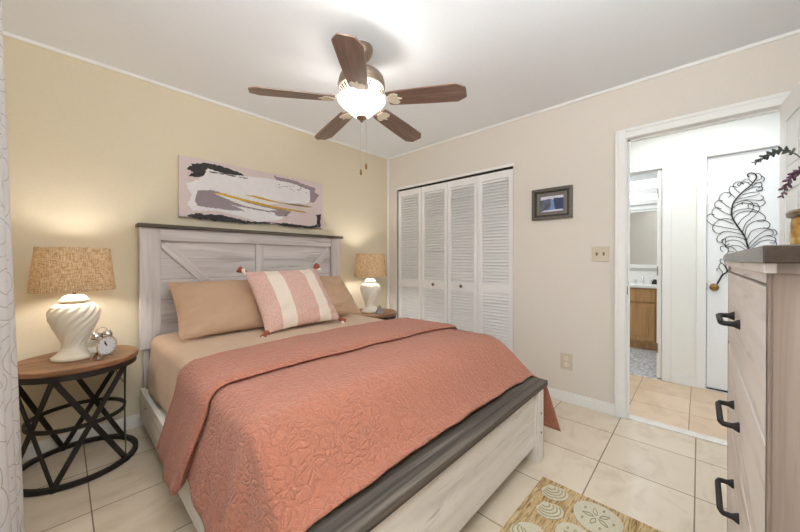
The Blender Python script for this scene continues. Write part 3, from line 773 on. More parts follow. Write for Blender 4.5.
for sx in (-1, 1):
    for sy in (-1, 1):
        a = math.atan2(sy, sx)
        T = Matrix.Translation((sx*0.284, sy*0.250, 0)) @ Matrix.Rotation(a, 4, 'Z') @ Matrix.Rotation(PI/2, 4, 'Y') @ Matrix.Scale(1.35, 4)
        tz = MB().lathe([(0.004, -0.004), (0.012, 0.004), (0.013, 0.012), (0.009, 0.017), (0.016, 0.034), (0.019, 0.045), (0, 0.046)], 14, mat=T, rfun=lambda r, z, q: r*(1+0.15*math.sin(q*7)*(z > 0.018))).build('tassel', M['rust_yarn'], tp, True)
        T2 = Matrix.Translation((sx*0.296, sy*0.262-0.026, 0.006)) @ Matrix.Rotation(a-0.6, 4, 'Z') @ Matrix.Rotation(PI/2, 4, 'Y') @ Matrix.Scale(1.4, 4)
        MB().lathe([(0.004, 0), (0.009, 0.006), (0.008, 0.012), (0.012, 0.03), (0, 0.031)], 12, mat=T2).build('tassel', M['white_yarn'], tp, True)['label'] = 'white tassel'

# ------------------------------------------------------------------ nightstands
def nightstand(loc, label, phase):
    t = thing('nightstand', label, 'nightstand', loc, 0, 'round nightstands')
    MB().lathe([(0.0, 0.574), (0.258, 0.574), (0.264, 0.579), (0.264, 0.597), (0.259, 0.602), (0, 0.602)], 64).build('table_top', M['walnut'], t, True)
    MB().lathe([(0.243, 0.544), (0.256, 0.544), (0.256, 0.574), (0.243, 0.574), (0.243, 0.544)], 64, cap=False).build('top_band', M['black_metal'], t, True)
    MB().lathe([(0.238, 0.004), (0.262, 0.004), (0.262, 0.026), (0.238, 0.026), (0.238, 0.004)], 64, cap=False).build('base_ring', M['black_metal'], t, True)
    MB().lathe([(0.196, 0.27), (0.206, 0.27), (0.206, 0.290), (0.196, 0.290), (0.196, 0.27)], 64, cap=False).build('middle_ring', M['black_metal'], t, True)
    for k in range(5):
        for s in (1, -1):
            a0 = phase+k*2*PI/5; a1 = a0+s*2*PI/5; R = 0.247
            p0 = Vector((R*math.cos(a0), R*math.sin(a0), 0.015)); p1 = Vector((R*math.cos(a1), R*math.sin(a1), 0.555))
            up = Vector((p0.x+p1.x, p0.y+p1.y, 0))
            MB().tube([p0.lerp(p1, q/6) for q in range(7)], 0, flat=(0.0125, 0.003, up)).build('cross_strap', M['black_metal'], t)
    for k in range(5):
        a = phase+k*2*PI/5; MB().lathe([(0.011, 0), (0.011, 0.004)], 12, (0.25*math.cos(a), 0.25*math.sin(a), 0)).build('foot', M['iron'], t)
    return t
NL, NR = (-2.745, -0.28, 0), (-0.532, -0.29, 0)
nl = nightstand(NL, 'round walnut topped nightstand with black crossed straps holding the alarm clock', math.radians(-112.5))
nr = copy_tree(nl); nr.location = NR; nr['label'] = 'round walnut topped nightstand beyond the bed next to the closet'
def table_lamp(loc, label, power, rz=0.0):
    t = thing('table_lamp', label, 'lamp', loc, rz, 'cream spiral table lamps')
    prof = [(0.0, 0.0), (0.088, 0.0), (0.094, 0.005), (0.094, 0.016), (0.084, 0.024), (0.076, 0.030), (0.062, 0.045), (0.054, 0.065), (0.054, 0.085), (0.062, 0.115), (0.077, 0.150), (0.093, 0.190), (0.104, 0.225), (0.107, 0.25), (0.104, 0.272), (0.093, 0.292), (0.076, 0.305), (0.056, 0.311)]
    fine = []
    for (a, c) in zip(prof, prof[1:]):
        for q in range(4): fine.append((a[0]+(c[0]-a[0])*q/4, a[1]+(c[1]-a[1])*q/4))
    fine.append(prof[-1])
    def flute(r, z, a):
        e = smooth(0.05, 0.12, z)*(1-smooth(0.285, 0.308, z))
        return r*(1-0.08*e+0.10*e*abs(math.sin(7*(a-z*9.5)))**0.75)
    MB().lathe(fine, 112, rfun=flute).build('body', M['ceramic'], t, True)
    MB().lathe([(0.045, 0.309), (0.045, 0.316), (0.061, 0.318), (0.063, 0.326), (0.054, 0.334), (0.047, 0.346), (0.030, 0.354), (0.0, 0.356)], 40).build('lid', M['ceramic'], t, True)
    MB().tube([(0, 0, 0.354), (0, 0, 0.43)], 0.008, 10).build('stem', M['brass'], t, True)
    MB().lathe([(0.008, 0.43), (0.013, 0.432), (0.02, 0.45), (0.03, 0.475), (0.03, 0.495), (0.02, 0.515), (0, 0.522)], 20).build('bulb', emit('warm_bulb', (1.0, 0.86, 0.66), 6), t, True)
    z0, z1, r0, r1 = 0.378, 0.618, 0.173, 0.150
    MB().lathe([(r0-0.0015, z0+0.001), (r0, z0), (r0+0.001, z0+0.004), (r1+0.001, z1-0.004), (r1, z1), (r1-0.0015, z1-0.001), (r0-0.0015, z0+0.001)], 64, cap=False).build('lamp_shade', M['shade'], t, True)
    sp = MB()
    sp.tube([(0.004*math.cos(a), 0.004*math.sin(a), 0.60) for a in (0, 2, 4)], 0.003, 6, closed=True)
    for k in range(3):
        a = 2*PI*k/3; sp.tube([(0, 0, 0.60), (0.149*math.cos(a), 0.149*math.sin(a), 0.61)], 0.002, 6)
    for s in (-1, 1): sp.tube([(0, s*0.01, 0.425), (0, s*0.045, 0.46), (0, s*0.045, 0.54), (0, s*0.008, 0.60)], 0.0018, 6)
    sp.build('shade_harp', M['brass'], t, True)
    l = lamp('lamp_light', 'POINT', (0, 0, 0.485), power, (1.0, 0.97, 0.92), 0.04); l.parent = t
    return t
tl = table_lamp((-2.757, -0.275, 0.602), 'lit cream spiral lamp with burlap shade beside the alarm clock', 19.0)
tr = copy_tree(tl); tr.location = (-0.553, -0.285, 0.602); tr['label'] = 'lit cream spiral lamp with burlap shade on the far nightstand by the closet'
# lamp cord down the back of the left nightstand
cd = MB().tube(crom([(-2.69, -0.24, 0.61), (-2.62, -0.20, 0.60), (-2.575, -0.06, 0.60), (-2.57, -0.024, 0.5), (-2.555, -0.022, 0.40), (-2.52, -0.02, 0.33)]), 0.003, 6).build('lamp_cord', M['brass'], None, True)
tag(cd, 'thin cord hanging down the wall behind the left nightstand', 'cord')

# alarm clock
ck = thing('alarm_clock', 'silver twin bell alarm clock at the foot of the left lamp', 'clock', (-2.652, -0.375, 0.602), math.radians(33)); ck.scale = (1.2, 1.2, 1.2)
R = Matrix.Translation((0, 0, 0.056)) @ Matrix.Rotation(PI/2, 4, 'X')     # axis towards local -y
MB().lathe([(0, -0.03), (0.034, -0.03), (0.041, -0.024), (0.043, -0.012), (0.043, 0.022), (0.045, 0.026), (0.045, 0.031), (0.040, 0.031), (0.039, 0.027)], 40, mat=R, cap=False).build('case', M['chrome'], ck, True)
MB().lathe([(0.0395, 0.026), (0.0395, 0.0275), (0, 0.0276)], 40, mat=R).build('dial', plain('clock_dial', srgb(222, 224, 228), 0.5, var=0.01), ck)
h = MB()
for a, L, wdt in ((math.radians(112), 0.026, 0.0022), (math.radians(118), 0.018, 0.003)):
    h.box(0, L, -wdt, wdt, 0.029, 0.030, mat=R @ Matrix.Rotation(a, 4, 'Z'))
for k in range(12): h.box(0.033, 0.037, -0.0008, 0.0008, 0.0277, 0.0285, mat=R @ Matrix.Rotation(k*PI/6, 4, 'Z'))
h.build('hands', M['iron'], ck)
for s in (-1, 1):
    T = Matrix.Translation((s*0.024, 0, 0.102)) @ Matrix.Rotation(s*math.radians(32), 4, 'Y')
    MB().lathe([(0.021, -0.002), (0.021, 0.003), (0.017, 0.013), (0.009, 0.019), (0.003, 0.021), (0.003, 0.025), (0, 0.026)], 24, mat=T).build('bell', M['chrome'], ck, True)
    MB().tube([(s*0.018, -0.012, 0.02), (s*0.034, -0.022, 0.0)], [0.005, 0.0035], 8).build('leg', M['chrome'], ck, True)
    MB().tube([(s*0.018, 0.014, 0.02), (s*0.03, 0.022, 0.0)], [0.005, 0.0035], 8).build('leg', M['chrome'], ck, True)
MB().tube([(0.026*math.cos(a), 0, 0.118+0.022*math.sin(a)) for a in [PI*q/12 for q in range(13)]], 0.0018, 6).build('carry_handle', M['chrome'], ck, True)
MB().tube([(0, 0, 0.098), (0, 0, 0.112)], 0.004, 8).build('hammer', M['iron'], ck, True)
pg = MB().lathe([(0.058, 0), (0.058, 0.006), (0.004, 0.088), (0, 0.09)], 4).build('pyramid_ornament', plain('grey_stone', srgb(138, 134, 134), 0.6, var=0.15, nscale=60), None, False, (-0.560, -0.44, 0.602))
pg.rotation_euler = (0, 0, math.radians(12)); tag(pg, 'small grey pyramid ornament in front of the far lamp', 'ornament')

# ------------------------------------------------------------------ canvas above the headboard
pc = thing('painting', 'wide abstract canvas of white, mauve, black and gold strokes above the headboard', 'painting', (-1.594, -0.004, 1.704))
CW, CH = 1.234, 0.456
MB().box(-CW/2, CW/2, -0.032, 0, -CH/2, CH/2, bev=0.002).build('canvas', plain('mauve_canvas', srgb(214, 199, 197), 0.8, var=0.03, nscale=14), pc)
paint = {'white': plain('white_paint', srgb(228, 226, 228), 0.7, var=0.03, nscale=20), 'mauve': plain('mauve_grey_paint', srgb(146, 134, 140), 0.7, var=0.05, nscale=20),
         'black': plain('black_paint', srgb(48, 46, 48), 0.7, var=0.15, nscale=40), 'gold': plain('gold_leaf', srgb(206, 166, 66), 0.35, 0.5, var=0.2, nscale=60)}
def stroke(pts, paintname, lvl, rag=0.006, seed=0.0, raggy=None):
    """pts in canvas fractions (0..1, y up); outline roughened like a dry brush"""
    pts = [(a*2.378/(3.277-0.899*a), min(0.975, 0.5+(c-0.5)*1.06)) for a, c in pts]
    P = [Vector((a*CW-CW/2, c*CH-CH/2)) for a, c in pts]; out = []
    for i in range(len(P)):
        a, c = P[i], P[(i+1) % len(P)]; n = max(2, int((c-a).length/0.008))
        for k in range(n):
            p = a.lerp(c, k/n); q = noise.noise(Vector((p.x*60+seed, p.y*90, seed)))+0.6*noise.noise(Vector((p.x*160, p.y*230+seed, 1)))
            out.append((p.x+rag*q*1.3, p.y+rag*noise.noise(Vector((p.x*75, p.y*75, seed+9)))))
    T = Matrix.Translation((0, -0.0322-0.0004*lvl, 0)) @ Matrix.Rotation(PI/2, 4, 'X')
    MB().prism(out, 0.0006, mat=T).build('brush_stroke', paint[paintname], pc)
stroke([(0.09, 0.86), (0.19, 0.93), (0.30, 0.92), (0.44, 0.86), (0.455, 0.80), (0.30, 0.76), (0.13, 0.68), (0.06, 0.66), (0.10, 0.74), (0.05, 0.77)], 'black', 1, 0.010, 1)
stroke([(0.66, 0.93), (0.80, 0.92), (0.95, 0.84), (0.94, 0.76), (0.975, 0.72), (0.94, 0.55), (0.88, 0.52), (0.80, 0.60), (0.70, 0.72)], 'mauve', 1, 0.008, 2)
stroke([(0.06, 0.05), (0.11, 0.10), (0.30, 0.11), (0.48, 0.04), (0.64, 0.06), (0.63, 0.03), (0.45, 0.0), (0.25, 0.01), (0.10, 0.02)], 'black', 1, 0.012, 3)
stroke([(0.62, 0.05), (0.75, 0.07), (0.90, 0.05), (0.985, 0.10), (0.985, 0.06), (0.92, 0.01), (0.75, 0.01)], 'black', 2, 0.010, 4)
stroke([(0.95, 0.09), (0.985, 0.10), (0.985, 0.32), (0.955, 0.30), (0.96, 0.20)], 'black', 2, 0.010, 5)
stroke([(0.05, 0.55), (0.10, 0.60), (0.17, 0.70), (0.20, 0.84), (0.32, 0.80), (0.44, 0.82), (0.60, 0.86), (0.78, 0.86), (0.91, 0.78), (0.91, 0.55), (0.88, 0.50), (0.70, 0.44), (0.60, 0.36), (0.78, 0.26), (0.70, 0.12), (0.55, 0.05), (0.42, 0.12), (0.25, 0.17), (0.10, 0.13), (0.06, 0.22), (0.09, 0.38), (0.06, 0.47)], 'white', 3, 0.008, 6)
stroke([(0.13, 0.46), (0.22, 0.50), (0.33, 0.47), (0.45, 0.40), (0.60, 0.36), (0.78, 0.30), (0.74, 0.20), (0.66, 0.18), (0.50, 0.22), (0.35, 0.20), (0.13, 0.22), (0.11, 0.30)], 'mauve', 4, 0.006, 7)
stroke([(0.24, 0.45), (0.34, 0.44), (0.46, 0.37), (0.58, 0.33), (0.68, 0.30), (0.62, 0.27), (0.46, 0.30), (0.34, 0.38)], 'white', 5, 0.006, 12)
stroke([(0.36, 0.30), (0.52, 0.26), (0.66, 0.24), (0.70, 0.14), (0.62, 0.10), (0.52, 0.16)], 'white', 5, 0.010, 13)
stroke([(0.23, 0.455), (0.30, 0.475), (0.45, 0.425), (0.68, 0.36), (0.88, 0.335), (0.88, 0.31), (0.66, 0.325), (0.45, 0.385), (0.30, 0.435)], 'gold', 6, 0.003, 8)
stroke([(0.45, 0.50), (0.53, 0.51), (0.70, 0.45), (0.90, 0.43), (0.93, 0.455), (0.80, 0.43), (0.62, 0.445)], 'gold', 6, 0.003, 9)
for k in range(16):
    a = 0.20+0.25*random.random(); stroke([(a, 0.775+0.02*random.random()), (a+0.03, 0.79), (a+0.035, 0.80), (a+0.01, 0.80)], 'black', 4, 0.004, 20+k)
for k in range(14):
    a = 0.68+0.2*random.random(); c = 0.70+0.12*random.random(); stroke([(a, c), (a+0.012, c-0.004), (a+0.016, c+0.008), (a+0.004, c+0.010)], 'mauve', 4, 0.002, 50+k)

# ------------------------------------------------------------------ small framed picture
fr = thing('picture_frame', 'small dark framed waterfall picture on the pale wall above the light switch', 'framed picture', (0, -1.942, 1.6225))
def frame_ring(hw, hh, wd, x0, x1, bev=0.002):
    b = MB()
    for q in ((-hw, -hw+wd, -hh, hh), (hw-wd, hw, -hh, hh), (-hw+wd, hw-wd, -hh, -hh+wd), (-hw+wd, hw-wd, hh-wd, hh)): b.box(x0, x1, q[0], q[1], q[2], q[3], bev=bev)
    return b
b = frame_ring(0.158, 0.130, 0.022, -0.03, 0)
for k in range(26):
    yy = -0.152+0.304*k/25
    for zz in (-0.122, 0.122): b.ball((-0.03, yy, zz), 0.0045, seg=6)
for k in range(21):
    zz = -0.120+0.24*k/20
    for yy in (-0.150, 0.150): b.ball((-0.03, yy, zz), 0.0045, seg=6)
b.build('outer_frame', plain('pewter_frame', srgb(112, 105, 98), 0.45, 0.4, var=0.2, nscale=80), fr)
frame_ring(0.136, 0.108, 0.016, -0.022, 0).build('inner_bevel', plain('dark_frame', srgb(62, 54, 50), 0.5, 0.2, var=0.2), fr)
frame_ring(0.120, 0.092, 0.026, -0.016, 0).build('liner', plain('pewter_liner', srgb(120, 114, 106), 0.5, 0.3, var=0.15), fr)
b = MB(); b.box(-0.008, -0.002, -0.096, 0.096, -0.068, 0.068); b.build('photo_print', plain('photo_grey', srgb(92, 98, 116), 0.4, var=0.45, nscale=26), fr)
b = MB(); T = Matrix.Translation((-0.0082, 0, 0)) @ Matrix(((0, 0, -1, 0), (-1, 0, 0, 0), (0, 1, 0, 0), (0, 0, 0, 1)))
b.prism([(-0.09, 0.064), (0.09, 0.064), (0.09, 0.044), (0.03, 0.030), (-0.02, 0.042), (-0.09, 0.036)], 0.0006, mat=T); b.mi = 1
b.prism([(-0.01, 0.035), (0.014, 0.035), (0.02, -0.03), (0.03, -0.055), (-0.02, -0.055), (-0.008, -0.02)], 0.0010, mat=T); b.mi = 2
b.prism([(0.014, 0.046), (0.09, 0.04), (0.09, -0.052), (0.035, -0.055), (0.022, -0.02)], 0.0008, mat=T); b.mi = 0
b.prism([(-0.06, -0.052), (0.08, -0.05), (0.09, -0.064), (-0.09, -0.066)], 0.0012, mat=T)
b.build('picture_scene', [plain('photo_pale', srgb(206, 212, 226), 0.4), plain('photo_blue', srgb(110, 138, 196), 0.4), plain('photo_navy', srgb(52, 62, 98), 0.4, var=0.4, nscale=40)], fr)

# switch and outlet
sw = thing('light_switch', 'almond double light switch plate beside the doorway', 'light switch', (0, -2.290, 1.199))
MB().box(-0.006, 0, -0.0575, 0.0575, -0.0565, 0.0565, bev=0.003).build('wall_plate', M['plate'], sw)
for yy in (-0.023, 0.023):
    MB().box(-0.0075, -0.006, yy-0.006, yy+0.006, -0.0125, 0.0125).build('switch_slot', plain('switch_slot', srgb(120, 105, 80), 0.5), sw)
    MB().box(-0.016, -0.006, yy-0.0045, yy+0.0045, -0.002, 0.009, bev=0.001).build('toggle', M['brass'], sw)
ou = thing('wall_outlet', 'almond duplex outlet low on the wall right of the bed', 'electrical outlet', (0, -2.055, 0.33))
MB().box(-0.006, 0, -0.044, 0.044, -0.066, 0.066, bev=0.003).build('wall_plate', M['plate'], ou)
for zz in (-0.024, 0.024):
    s_ = MB().lathe([(0.017, 0), (0.017, 0.002)], 20, mat=Matrix.Translation((-0.006, 0, zz)) @ Matrix.Rotation(-PI/2, 4, 'Y')).build('socket', plain('socket_face', srgb(232, 224, 208), 0.4), ou)
    MB().box(-0.0085, -0.008, -0.008, -0.0055, zz-0.006, zz+0.006).box(-0.0085, -0.008, 0.0055, 0.008, zz-0.006, zz+0.006).build('slots', M['dark'], s_)

# ------------------------------------------------------------------ ceiling fan
FC = (-1.563, -1.352)
fan = thing('ceiling_fan', 'five blade ceiling fan with brown blades and a lit glass bowl', 'ceiling fan', (FC[0], FC[1], HC))
z = lambda a: a-HC
MB().lathe([(0.0, z(2.43)), (0.066, z(2.43)), (0.068, z(2.415)), (0.060, z(2.385)), (0.042, z(2.360)), (0.026, z(2.352)), (0, z(2.352))], 40).build('canopy', M['nickel'], fan, True)
MB().lathe([(0.013, z(2.355)), (0.013, z(2.28))], 20).build('downrod', M['nickel'], fan, True)
MB().lathe([(0.0, z(2.302)), (0.030, z(2.302)), (0.034, z(2.288)), (0.075, z(2.280)), (0.112, z(2.268)), (0.132, z(2.246)), (0.138, z(2.225)), (0.134, z(2.212)), (0.140, z(2.208)), (0.142, z(2.196)), (0.137, z(2.186)), (0, z(2.186))], 56).build('motor_housing', M['nickel'], fan, True)
b = MB()
b.lathe([(0.0, z(2.187)), (0.132, z(2.187)), (0.134, z(2.18)), (0.105, z(2.145)), (0.075, z(2.128)), (0, z(2.128))], 56)
vr = b.build('vent_ring', M['cream_metal'], fan, True)
for k in range(30):
    a = 2*PI*k/30; b = MB()
    p0 = Vector((0.130*math.cos(a), 0.130*math.sin(a), z(2.1745))); p1 = Vector((0.103*math.cos(a), 0.103*math.sin(a), z(2.1425)))
    b.tube([p0, p1], 0, flat=(0.005, 0.0016, p0.cross(Vector((0, 0, 1))).cross(p1-p0))); b.build('vent_slot', M['iron'], vr)
MB().lathe([(0.0, z(2.13)), (0.062, z(2.13)), (0.066, z(2.118)), (0.075, z(2.108)), (0.075, z(2.1)), (0, z(2.1))], 40).build('light_fitter', M['cream_metal'], fan, True)
def glow_glass():
    m, nt, p = new_mat('lit_frosted_glass')
    p.inputs['Base Color'].default_value = (0.95, 0.93, 0.88, 1); p.inputs['Roughness'].default_value = 0.35
    p.inputs['Emission Color'].default_value = (1.0, 0.96, 0.90, 1); p.inputs['Emission Strength'].default_value = 2.6
    return m
MB().lathe([(0.140, z(2.121)), (0.144, z(2.117)), (0.143, z(2.110)), (0.130, z(2.092)), (0.106, z(2.074)), (0.086, z(2.056)), (0.068, z(2.036)), (0.048, z(2.020)), (0.024, z(2.011)), (0.0, z(2.010))], 56, cap=False).build('glass_bowl', glow_glass(), fan, True)
MB().lathe([(0.030, z(2.014)), (0.032, z(2.008)), (0.020, z(1.998)), (0.008, z(1.992)), (0.010, z(1.985)), (0.0, z(1.982))], 24).build('finial', M['nickel'], fan, True)
for k, (dx, dy, zb) in enumerate(((-0.004, 0.004, 1.700), (0.018, -0.019, 1.735))):
    c = MB().tube([(dx*0.5, dy*0.5, z(2.005)), (dx, dy, z(1.97)), (dx, dy, z(zb))], 0.0014, 6).build('pull_chain', M['chrome'], fan)
    MB().lathe([(0.002, z(zb)), (0.006, z(zb-0.008)), (0.0075, z(zb-0.024)), (0.006, z(zb-0.034)), (0, z(zb-0.036))], 12, (dx, dy, 0)).build('chain_fob', M['brass'], c, True)
for k in range(5):
    a = 0.14+k*2*PI/5
    rb = bpy.data.objects.new('fan_blade', None)
    outline = [(0.165, -0.050), (0.19, -0.056), (0.40, -0.066), (0.572, -0.070), (0.618, -0.040), (0.622, -0.032), (0.622, 0.032), (0.618, 0.040), (0.572, 0.070), (0.40, 0.066), (0.19, 0.056), (0.165, 0.050)]
    tilt = Matrix.Rotation(a, 4, 'Z') @ Matrix.Translation((0, 0, z(2.112))) @ Matrix.Rotation(math.radians(3.9), 4, 'Y') @ Matrix.Rotation(math.radians(-11), 4, 'X')
    b = MB(); b.prism(outline, 0.007, z0=-0.0035)
    o = b.build('fan_blade', M['blade'], fan); o.matrix_local = tilt
    ir = MB()
    ir.tube([(-0.09, 0, 0.035), (-0.05, 0, 0.02), (0.0, 0, 0.005)], 0, flat=(0.016, 0.004, (0, 0, 1)))
    ir.prism([(0.0, -0.018), (0.03, -0.040), (0.055, -0.044), (0.07, -0.030), (0.062, -0.012), (0.09, 0.0), (0.062, 0.012), (0.07, 0.030), (0.055, 0.044), (0.03, 0.040), (0.0, 0.018)], 0.005, z0=-0.009)
    o = ir.build('blade_iron', M['cream_metal'], fan); o.matrix_local = tilt @ Matrix.Translation((0.165, 0, 0))
for k in range(3):                     # three bulbs inside the open-topped bowl
    a = 2*PI*k/3+0.5
    l = lamp('fan_bulb', 'POINT', (0.108*math.cos(a), 0.108*math.sin(a), z(2.104)), 3.2, (1.0, 0.97, 0.93), 0.02); l.parent = fan
# ------------------------------------------------------------------ chest of drawers
X0, X1, Y0, Y1 = -2.224, -1.423, -3.305, -2.8936      # top slab
ch = thing('chest_of_drawers', 'tall whitewashed chest of drawers with black pulls and a brown top', 'chest of drawers', ((X0+X1)/2, (Y0+Y1)/2, 0))
def CL(o): o.location = (-(X0+X1)/2, -(Y0+Y1)/2, 0); return o
CL(MB().box(X0, X1, Y0, Y1, 1.1465, 1.1685, bev=0.0015).build('top', M['char_top'], ch))
BX0, BX1, BYf = X0+0.022, X1-0.022, Y1-0.007
CL(MB().box(X0+0.014, X1-0.014, Y1-0.013, Y1-0.002, 1.134, 1.1465, bev=0.001).build('cornice', M['drawer'], ch))
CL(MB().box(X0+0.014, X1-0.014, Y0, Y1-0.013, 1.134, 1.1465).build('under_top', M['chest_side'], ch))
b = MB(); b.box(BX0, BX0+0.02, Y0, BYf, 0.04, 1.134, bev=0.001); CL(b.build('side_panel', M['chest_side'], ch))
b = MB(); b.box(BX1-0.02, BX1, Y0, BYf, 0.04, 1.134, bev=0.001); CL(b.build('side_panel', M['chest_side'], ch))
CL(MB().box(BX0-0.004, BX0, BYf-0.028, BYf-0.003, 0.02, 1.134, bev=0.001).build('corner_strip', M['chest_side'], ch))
CL(MB().box(BX0+0.02, BX1-0.02, Y0, Y0+0.012, 0.05, 1.134).box(BX0+0.02, BX1-0.02, Y0+0.012, BYf-0.02, 0.05, 0.07).build('carcass', M['bright_x'], ch))
CL(MB().box(BX0, BX0+0.05, BYf-0.05, BYf, 0, 0.06).box(BX1-0.05, BX1, BYf-0.05, BYf, 0, 0.06).box(BX0, BX0+0.05, Y0, Y0+0.05, 0, 0.06).box(BX1-0.05, BX1, Y0, Y0+0.05, 0, 0.06).build('feet', M['bright_z'], ch))
pitch = 0.206
for k in range(5):
    zt = 1.114-k*pitch; zb = zt-pitch+0.006
    d = CL(MB().box(BX0+0.012, BX1-0.012, BYf-0.02, BYf, zb, zt, bev=0.0015).build('drawer', M['drawer'], ch))
    xc = (X0+X1)/2+0.070; zc = (zb+zt)/2-(0.012 if k == 1 else 0); hl = 0.072
    hb = MB()
    for s in (-1, 1):
        hb.lathe([(0.011, 0), (0.010, 0.003), (0.006, 0.010), (0.005, 0.026)], 14, mat=Matrix.Translation((xc+s*hl, BYf, zc)) @ Matrix.Rotation(-PI/2, 4, 'X'))
    hb.tube([(xc-hl, BYf+0.020, zc), (xc-hl*0.96, BYf+0.025, zc), (xc-hl*0.8, BYf+0.028, zc), (xc+hl*0.8, BYf+0.028, zc), (xc+hl*0.96, BYf+0.025, zc), (xc+hl, BYf+0.020, zc)], 0.0055, 10)
    hb.build('drawer_pull', M['iron'], d, True)
CL(MB().box(BX0+0.012, BX1-0.012, BYf-0.02, BYf-0.004, 1.118, 1.134).build('top_rail', M['bright_x'], ch))
CL(MB().box(BX0+0.012, BX1-0.012, BYf-0.02, BYf-0.004, 0.06, 0.124).build('bottom_rail', M['bright_x'], ch))

# vase and sprigs on the chest
vs = thing('vase', 'amber glass jar standing on the chest of drawers', 'vase', (-1.58, -3.052, 1.1685))
MB().lathe([(0.0, 0.0), (0.042, 0.0), (0.050, 0.008), (0.053, 0.03), (0.052, 0.07), (0.050, 0.084), (0.046, 0.084), (0.048, 0.07), (0.048, 0.03), (0.04, 0.006), (0.0, 0.005)], 36, cap=False).build('jar', M['amber'], vs, True)
MB().lathe([(0.049, 0.084), (0.057, 0.088), (0.058, 0.098), (0.053, 0.104), (0.047, 0.102), (0.047, 0.086)], 36, rfun=lambda r, zz, a: r*(1+0.03*math.sin(a*6)), cap=False).build('rim', M['nickel'], vs, True)
def sprig(pts, label, budm, n):
    t = thing('dried_sprig', label, 'dried flower sprig', (-1.58, -3.052, 1.1685), 0, 'sprigs in the amber jar')
    C_ = crom(pts, 10); MB().tube(C_, [0.002-0.001*i/len(C_) for i in range(len(C_))], 6).build('stem', M['leaf'], t, True)
    for i in range(n):
        u = 0.52+0.48*(i/(n-1)); p = C_[min(len(C_)-1, int(u*(len(C_)-1)))]; tg = (C_[min(len(C_)-1, int(u*(len(C_)-1))+1)]-C_[max(0, int(u*(len(C_)-1))-1)]).normalized()
        for s in range(3):
            q = tg.to_track_quat('Z', 'Y').to_matrix().to_4x4() @ Matrix.Rotation(2*PI*(s/3+0.17*i), 4, 'Z') @ Matrix.Rotation(math.radians(48), 4, 'Y')
            sz = (0.0075 if u < 0.9 else 0.005)
            b = MB(); b.ball((0, 0, 0), 1, seg=8, mat=Matrix.Translation(p) @ q @ Matrix.Diagonal((sz*0.45, sz*0.25, sz, 1)) @ Matrix.Translation((0, 0, 0.9)))
            b.build('leaf', budm, t, True)
    return t
sprig([(0.0, 0.0, 0.01), (0.0, 0.015, 0.12), (0.01, 0.03, 0.22), (0.04, 0.055, 0.262), (0.07, 0.075, 0.266), (0.10, 0.100, 0.256)], 'dark leafy sprig arching left from the amber jar', M['leaf'], 13)
sprig([(0.005, 0.0, 0.01), (0.0, 0.01, 0.12), (0.0, 0.018, 0.18), (0.01, 0.035, 0.20), (0.015, 0.052, 0.18), (0.02, 0.062, 0.145)], 'drooping sprig with purple buds hanging beside the amber jar', M['purple'], 10)
sprig([(-0.005, 0.0, 0.01), (-0.01, -0.01, 0.13), (-0.02, -0.02, 0.24), (-0.03, -0.035, 0.31), (-0.05, -0.06, 0.36)], 'upright dark sprig at the back of the amber jar', M['leaf'], 9)

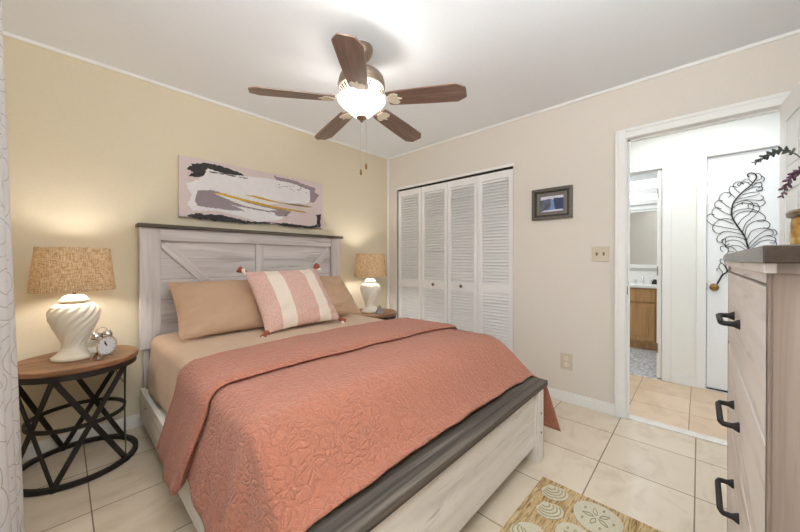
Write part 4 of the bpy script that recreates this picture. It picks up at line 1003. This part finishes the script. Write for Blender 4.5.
# ------------------------------------------------------------------ rug
rug = thing('rug', 'small tan rug with raised shells and sand dollars beside the bed', 'rug', (-1.07, -2.2408, 0), math.radians(-1.5))
MB().box(-0.92, 0, -0.61, 0, 0.001, 0.012, bev=0.004).build('pile', M['rug'], rug)
import itertools
def rl(x, y):
    p = Matrix.Rotation(math.radians(1.5), 4, 'Z') @ Vector((x+1.07, y+2.2408, 0)); return p.x, p.y
def shell(cx, cy, r, ang, kind):
    T = Matrix.Translation((cx, cy, 0.012)) @ Matrix.Rotation(ang, 4, 'Z')
    b = MB()
    if kind == 'dollar':
        b.prism([(r*(1+0.04*math.sin(3*a))*math.cos(a), r*(1+0.04*math.sin(3*a))*math.sin(a)) for a in [2*PI*k/40 for k in range(40)]], 0.003, mat=T)
        o = b.build('shell_motif', M['shell'], rug)
        g = MB()
        for k in range(5):
            a = 2*PI*k/5
            pet = [(r*0.12, 0), (r*0.30, r*0.09), (r*0.52, r*0.04), (r*0.58, 0), (r*0.52, -r*0.04), (r*0.30, -r*0.09)]
            loop = [T @ Matrix.Rotation(a, 4, 'Z') @ Vector((x, y, 0.003)) for x, y in pet]
            g.tube(crom(loop+[loop[0]], 4), 0.0022, 5)
            g.ball(T @ Matrix.Rotation(a+PI/5, 4, 'Z') @ Vector((r*0.66, 0, 0.003)), 0.006, (1.6, 0.8, 0.4), 8)
        g.build('stitch_lines', M['shell_line'], o)
    elif kind == 'fan':
        out = [(0, -r*0.9)]+[(r*(1+0.03*math.sin(9*a))*math.cos(a), r*0.85*math.sin(a)+r*0.05) for a in [math.radians(-35+250*k/30) for k in range(31)]]
        b.prism(out, 0.003, mat=T); o = b.build('shell_motif', M['shell'], rug); g = MB()
        for q in (0.3, 0.5, 0.68, 0.86):
            g.tube([T @ Vector((r*q*math.cos(a), -r*0.8+(r*0.85*math.sin(a)+r*0.85)*q, 0.003)) for a in [math.radians(-5+190*k/16) for k in range(17)]], 0.0028, 5)
        g.build('stitch_lines', M['shell_line'], o)
    else:
        out = [(r*math.cos(a)*1.15, r*0.8*math.sin(a)) for a in [2*PI*k/30 for k in range(30)]]
        b.prism(out, 0.003, mat=T); o = b.build('shell_motif', M['shell'], rug); g = MB()
        for q in range(4):
            g.tube([T @ Vector((r*1.1*(0.9-0.26*q*math.cos(a*0.9))*math.cos(a)*(0.98-0.16*q), r*0.74*math.sin(a)*(1-0.2*q), 0.003)) for a in [math.radians(-70+230*k/18) for k in range(19)]], 0.0028, 5)
        g.build('stitch_lines', M['shell_line'], o)
for (x, y, r, a, k) in ((-1.158, -2.325, 0.060, 2.3, 'fan'), (-1.290, -2.345, 0.058, 2.4, 'fan'), (-1.192, -2.512, 0.094, 0.4, 'dollar'), (-1.475, -2.315, 0.060, 2.4, 'conch'), (-1.372, -2.470, 0.075, 0.2, 'dollar'), (-1.19, -2.72, 0.06, 1.0, 'fan'), (-1.62, -2.45, 0.09, 0.9, 'dollar'), (-1.40, -2.72, 0.075, 1.9, 'conch'), (-1.62, -2.68, 0.08, 2.6, 'fan'), (-1.80, -2.36, 0.06, 0.3, 'conch'), (-1.82, -2.62, 0.07, 1.3, 'dollar')):
    lx, ly = rl(x, y); shell(lx, ly, r, a, k)
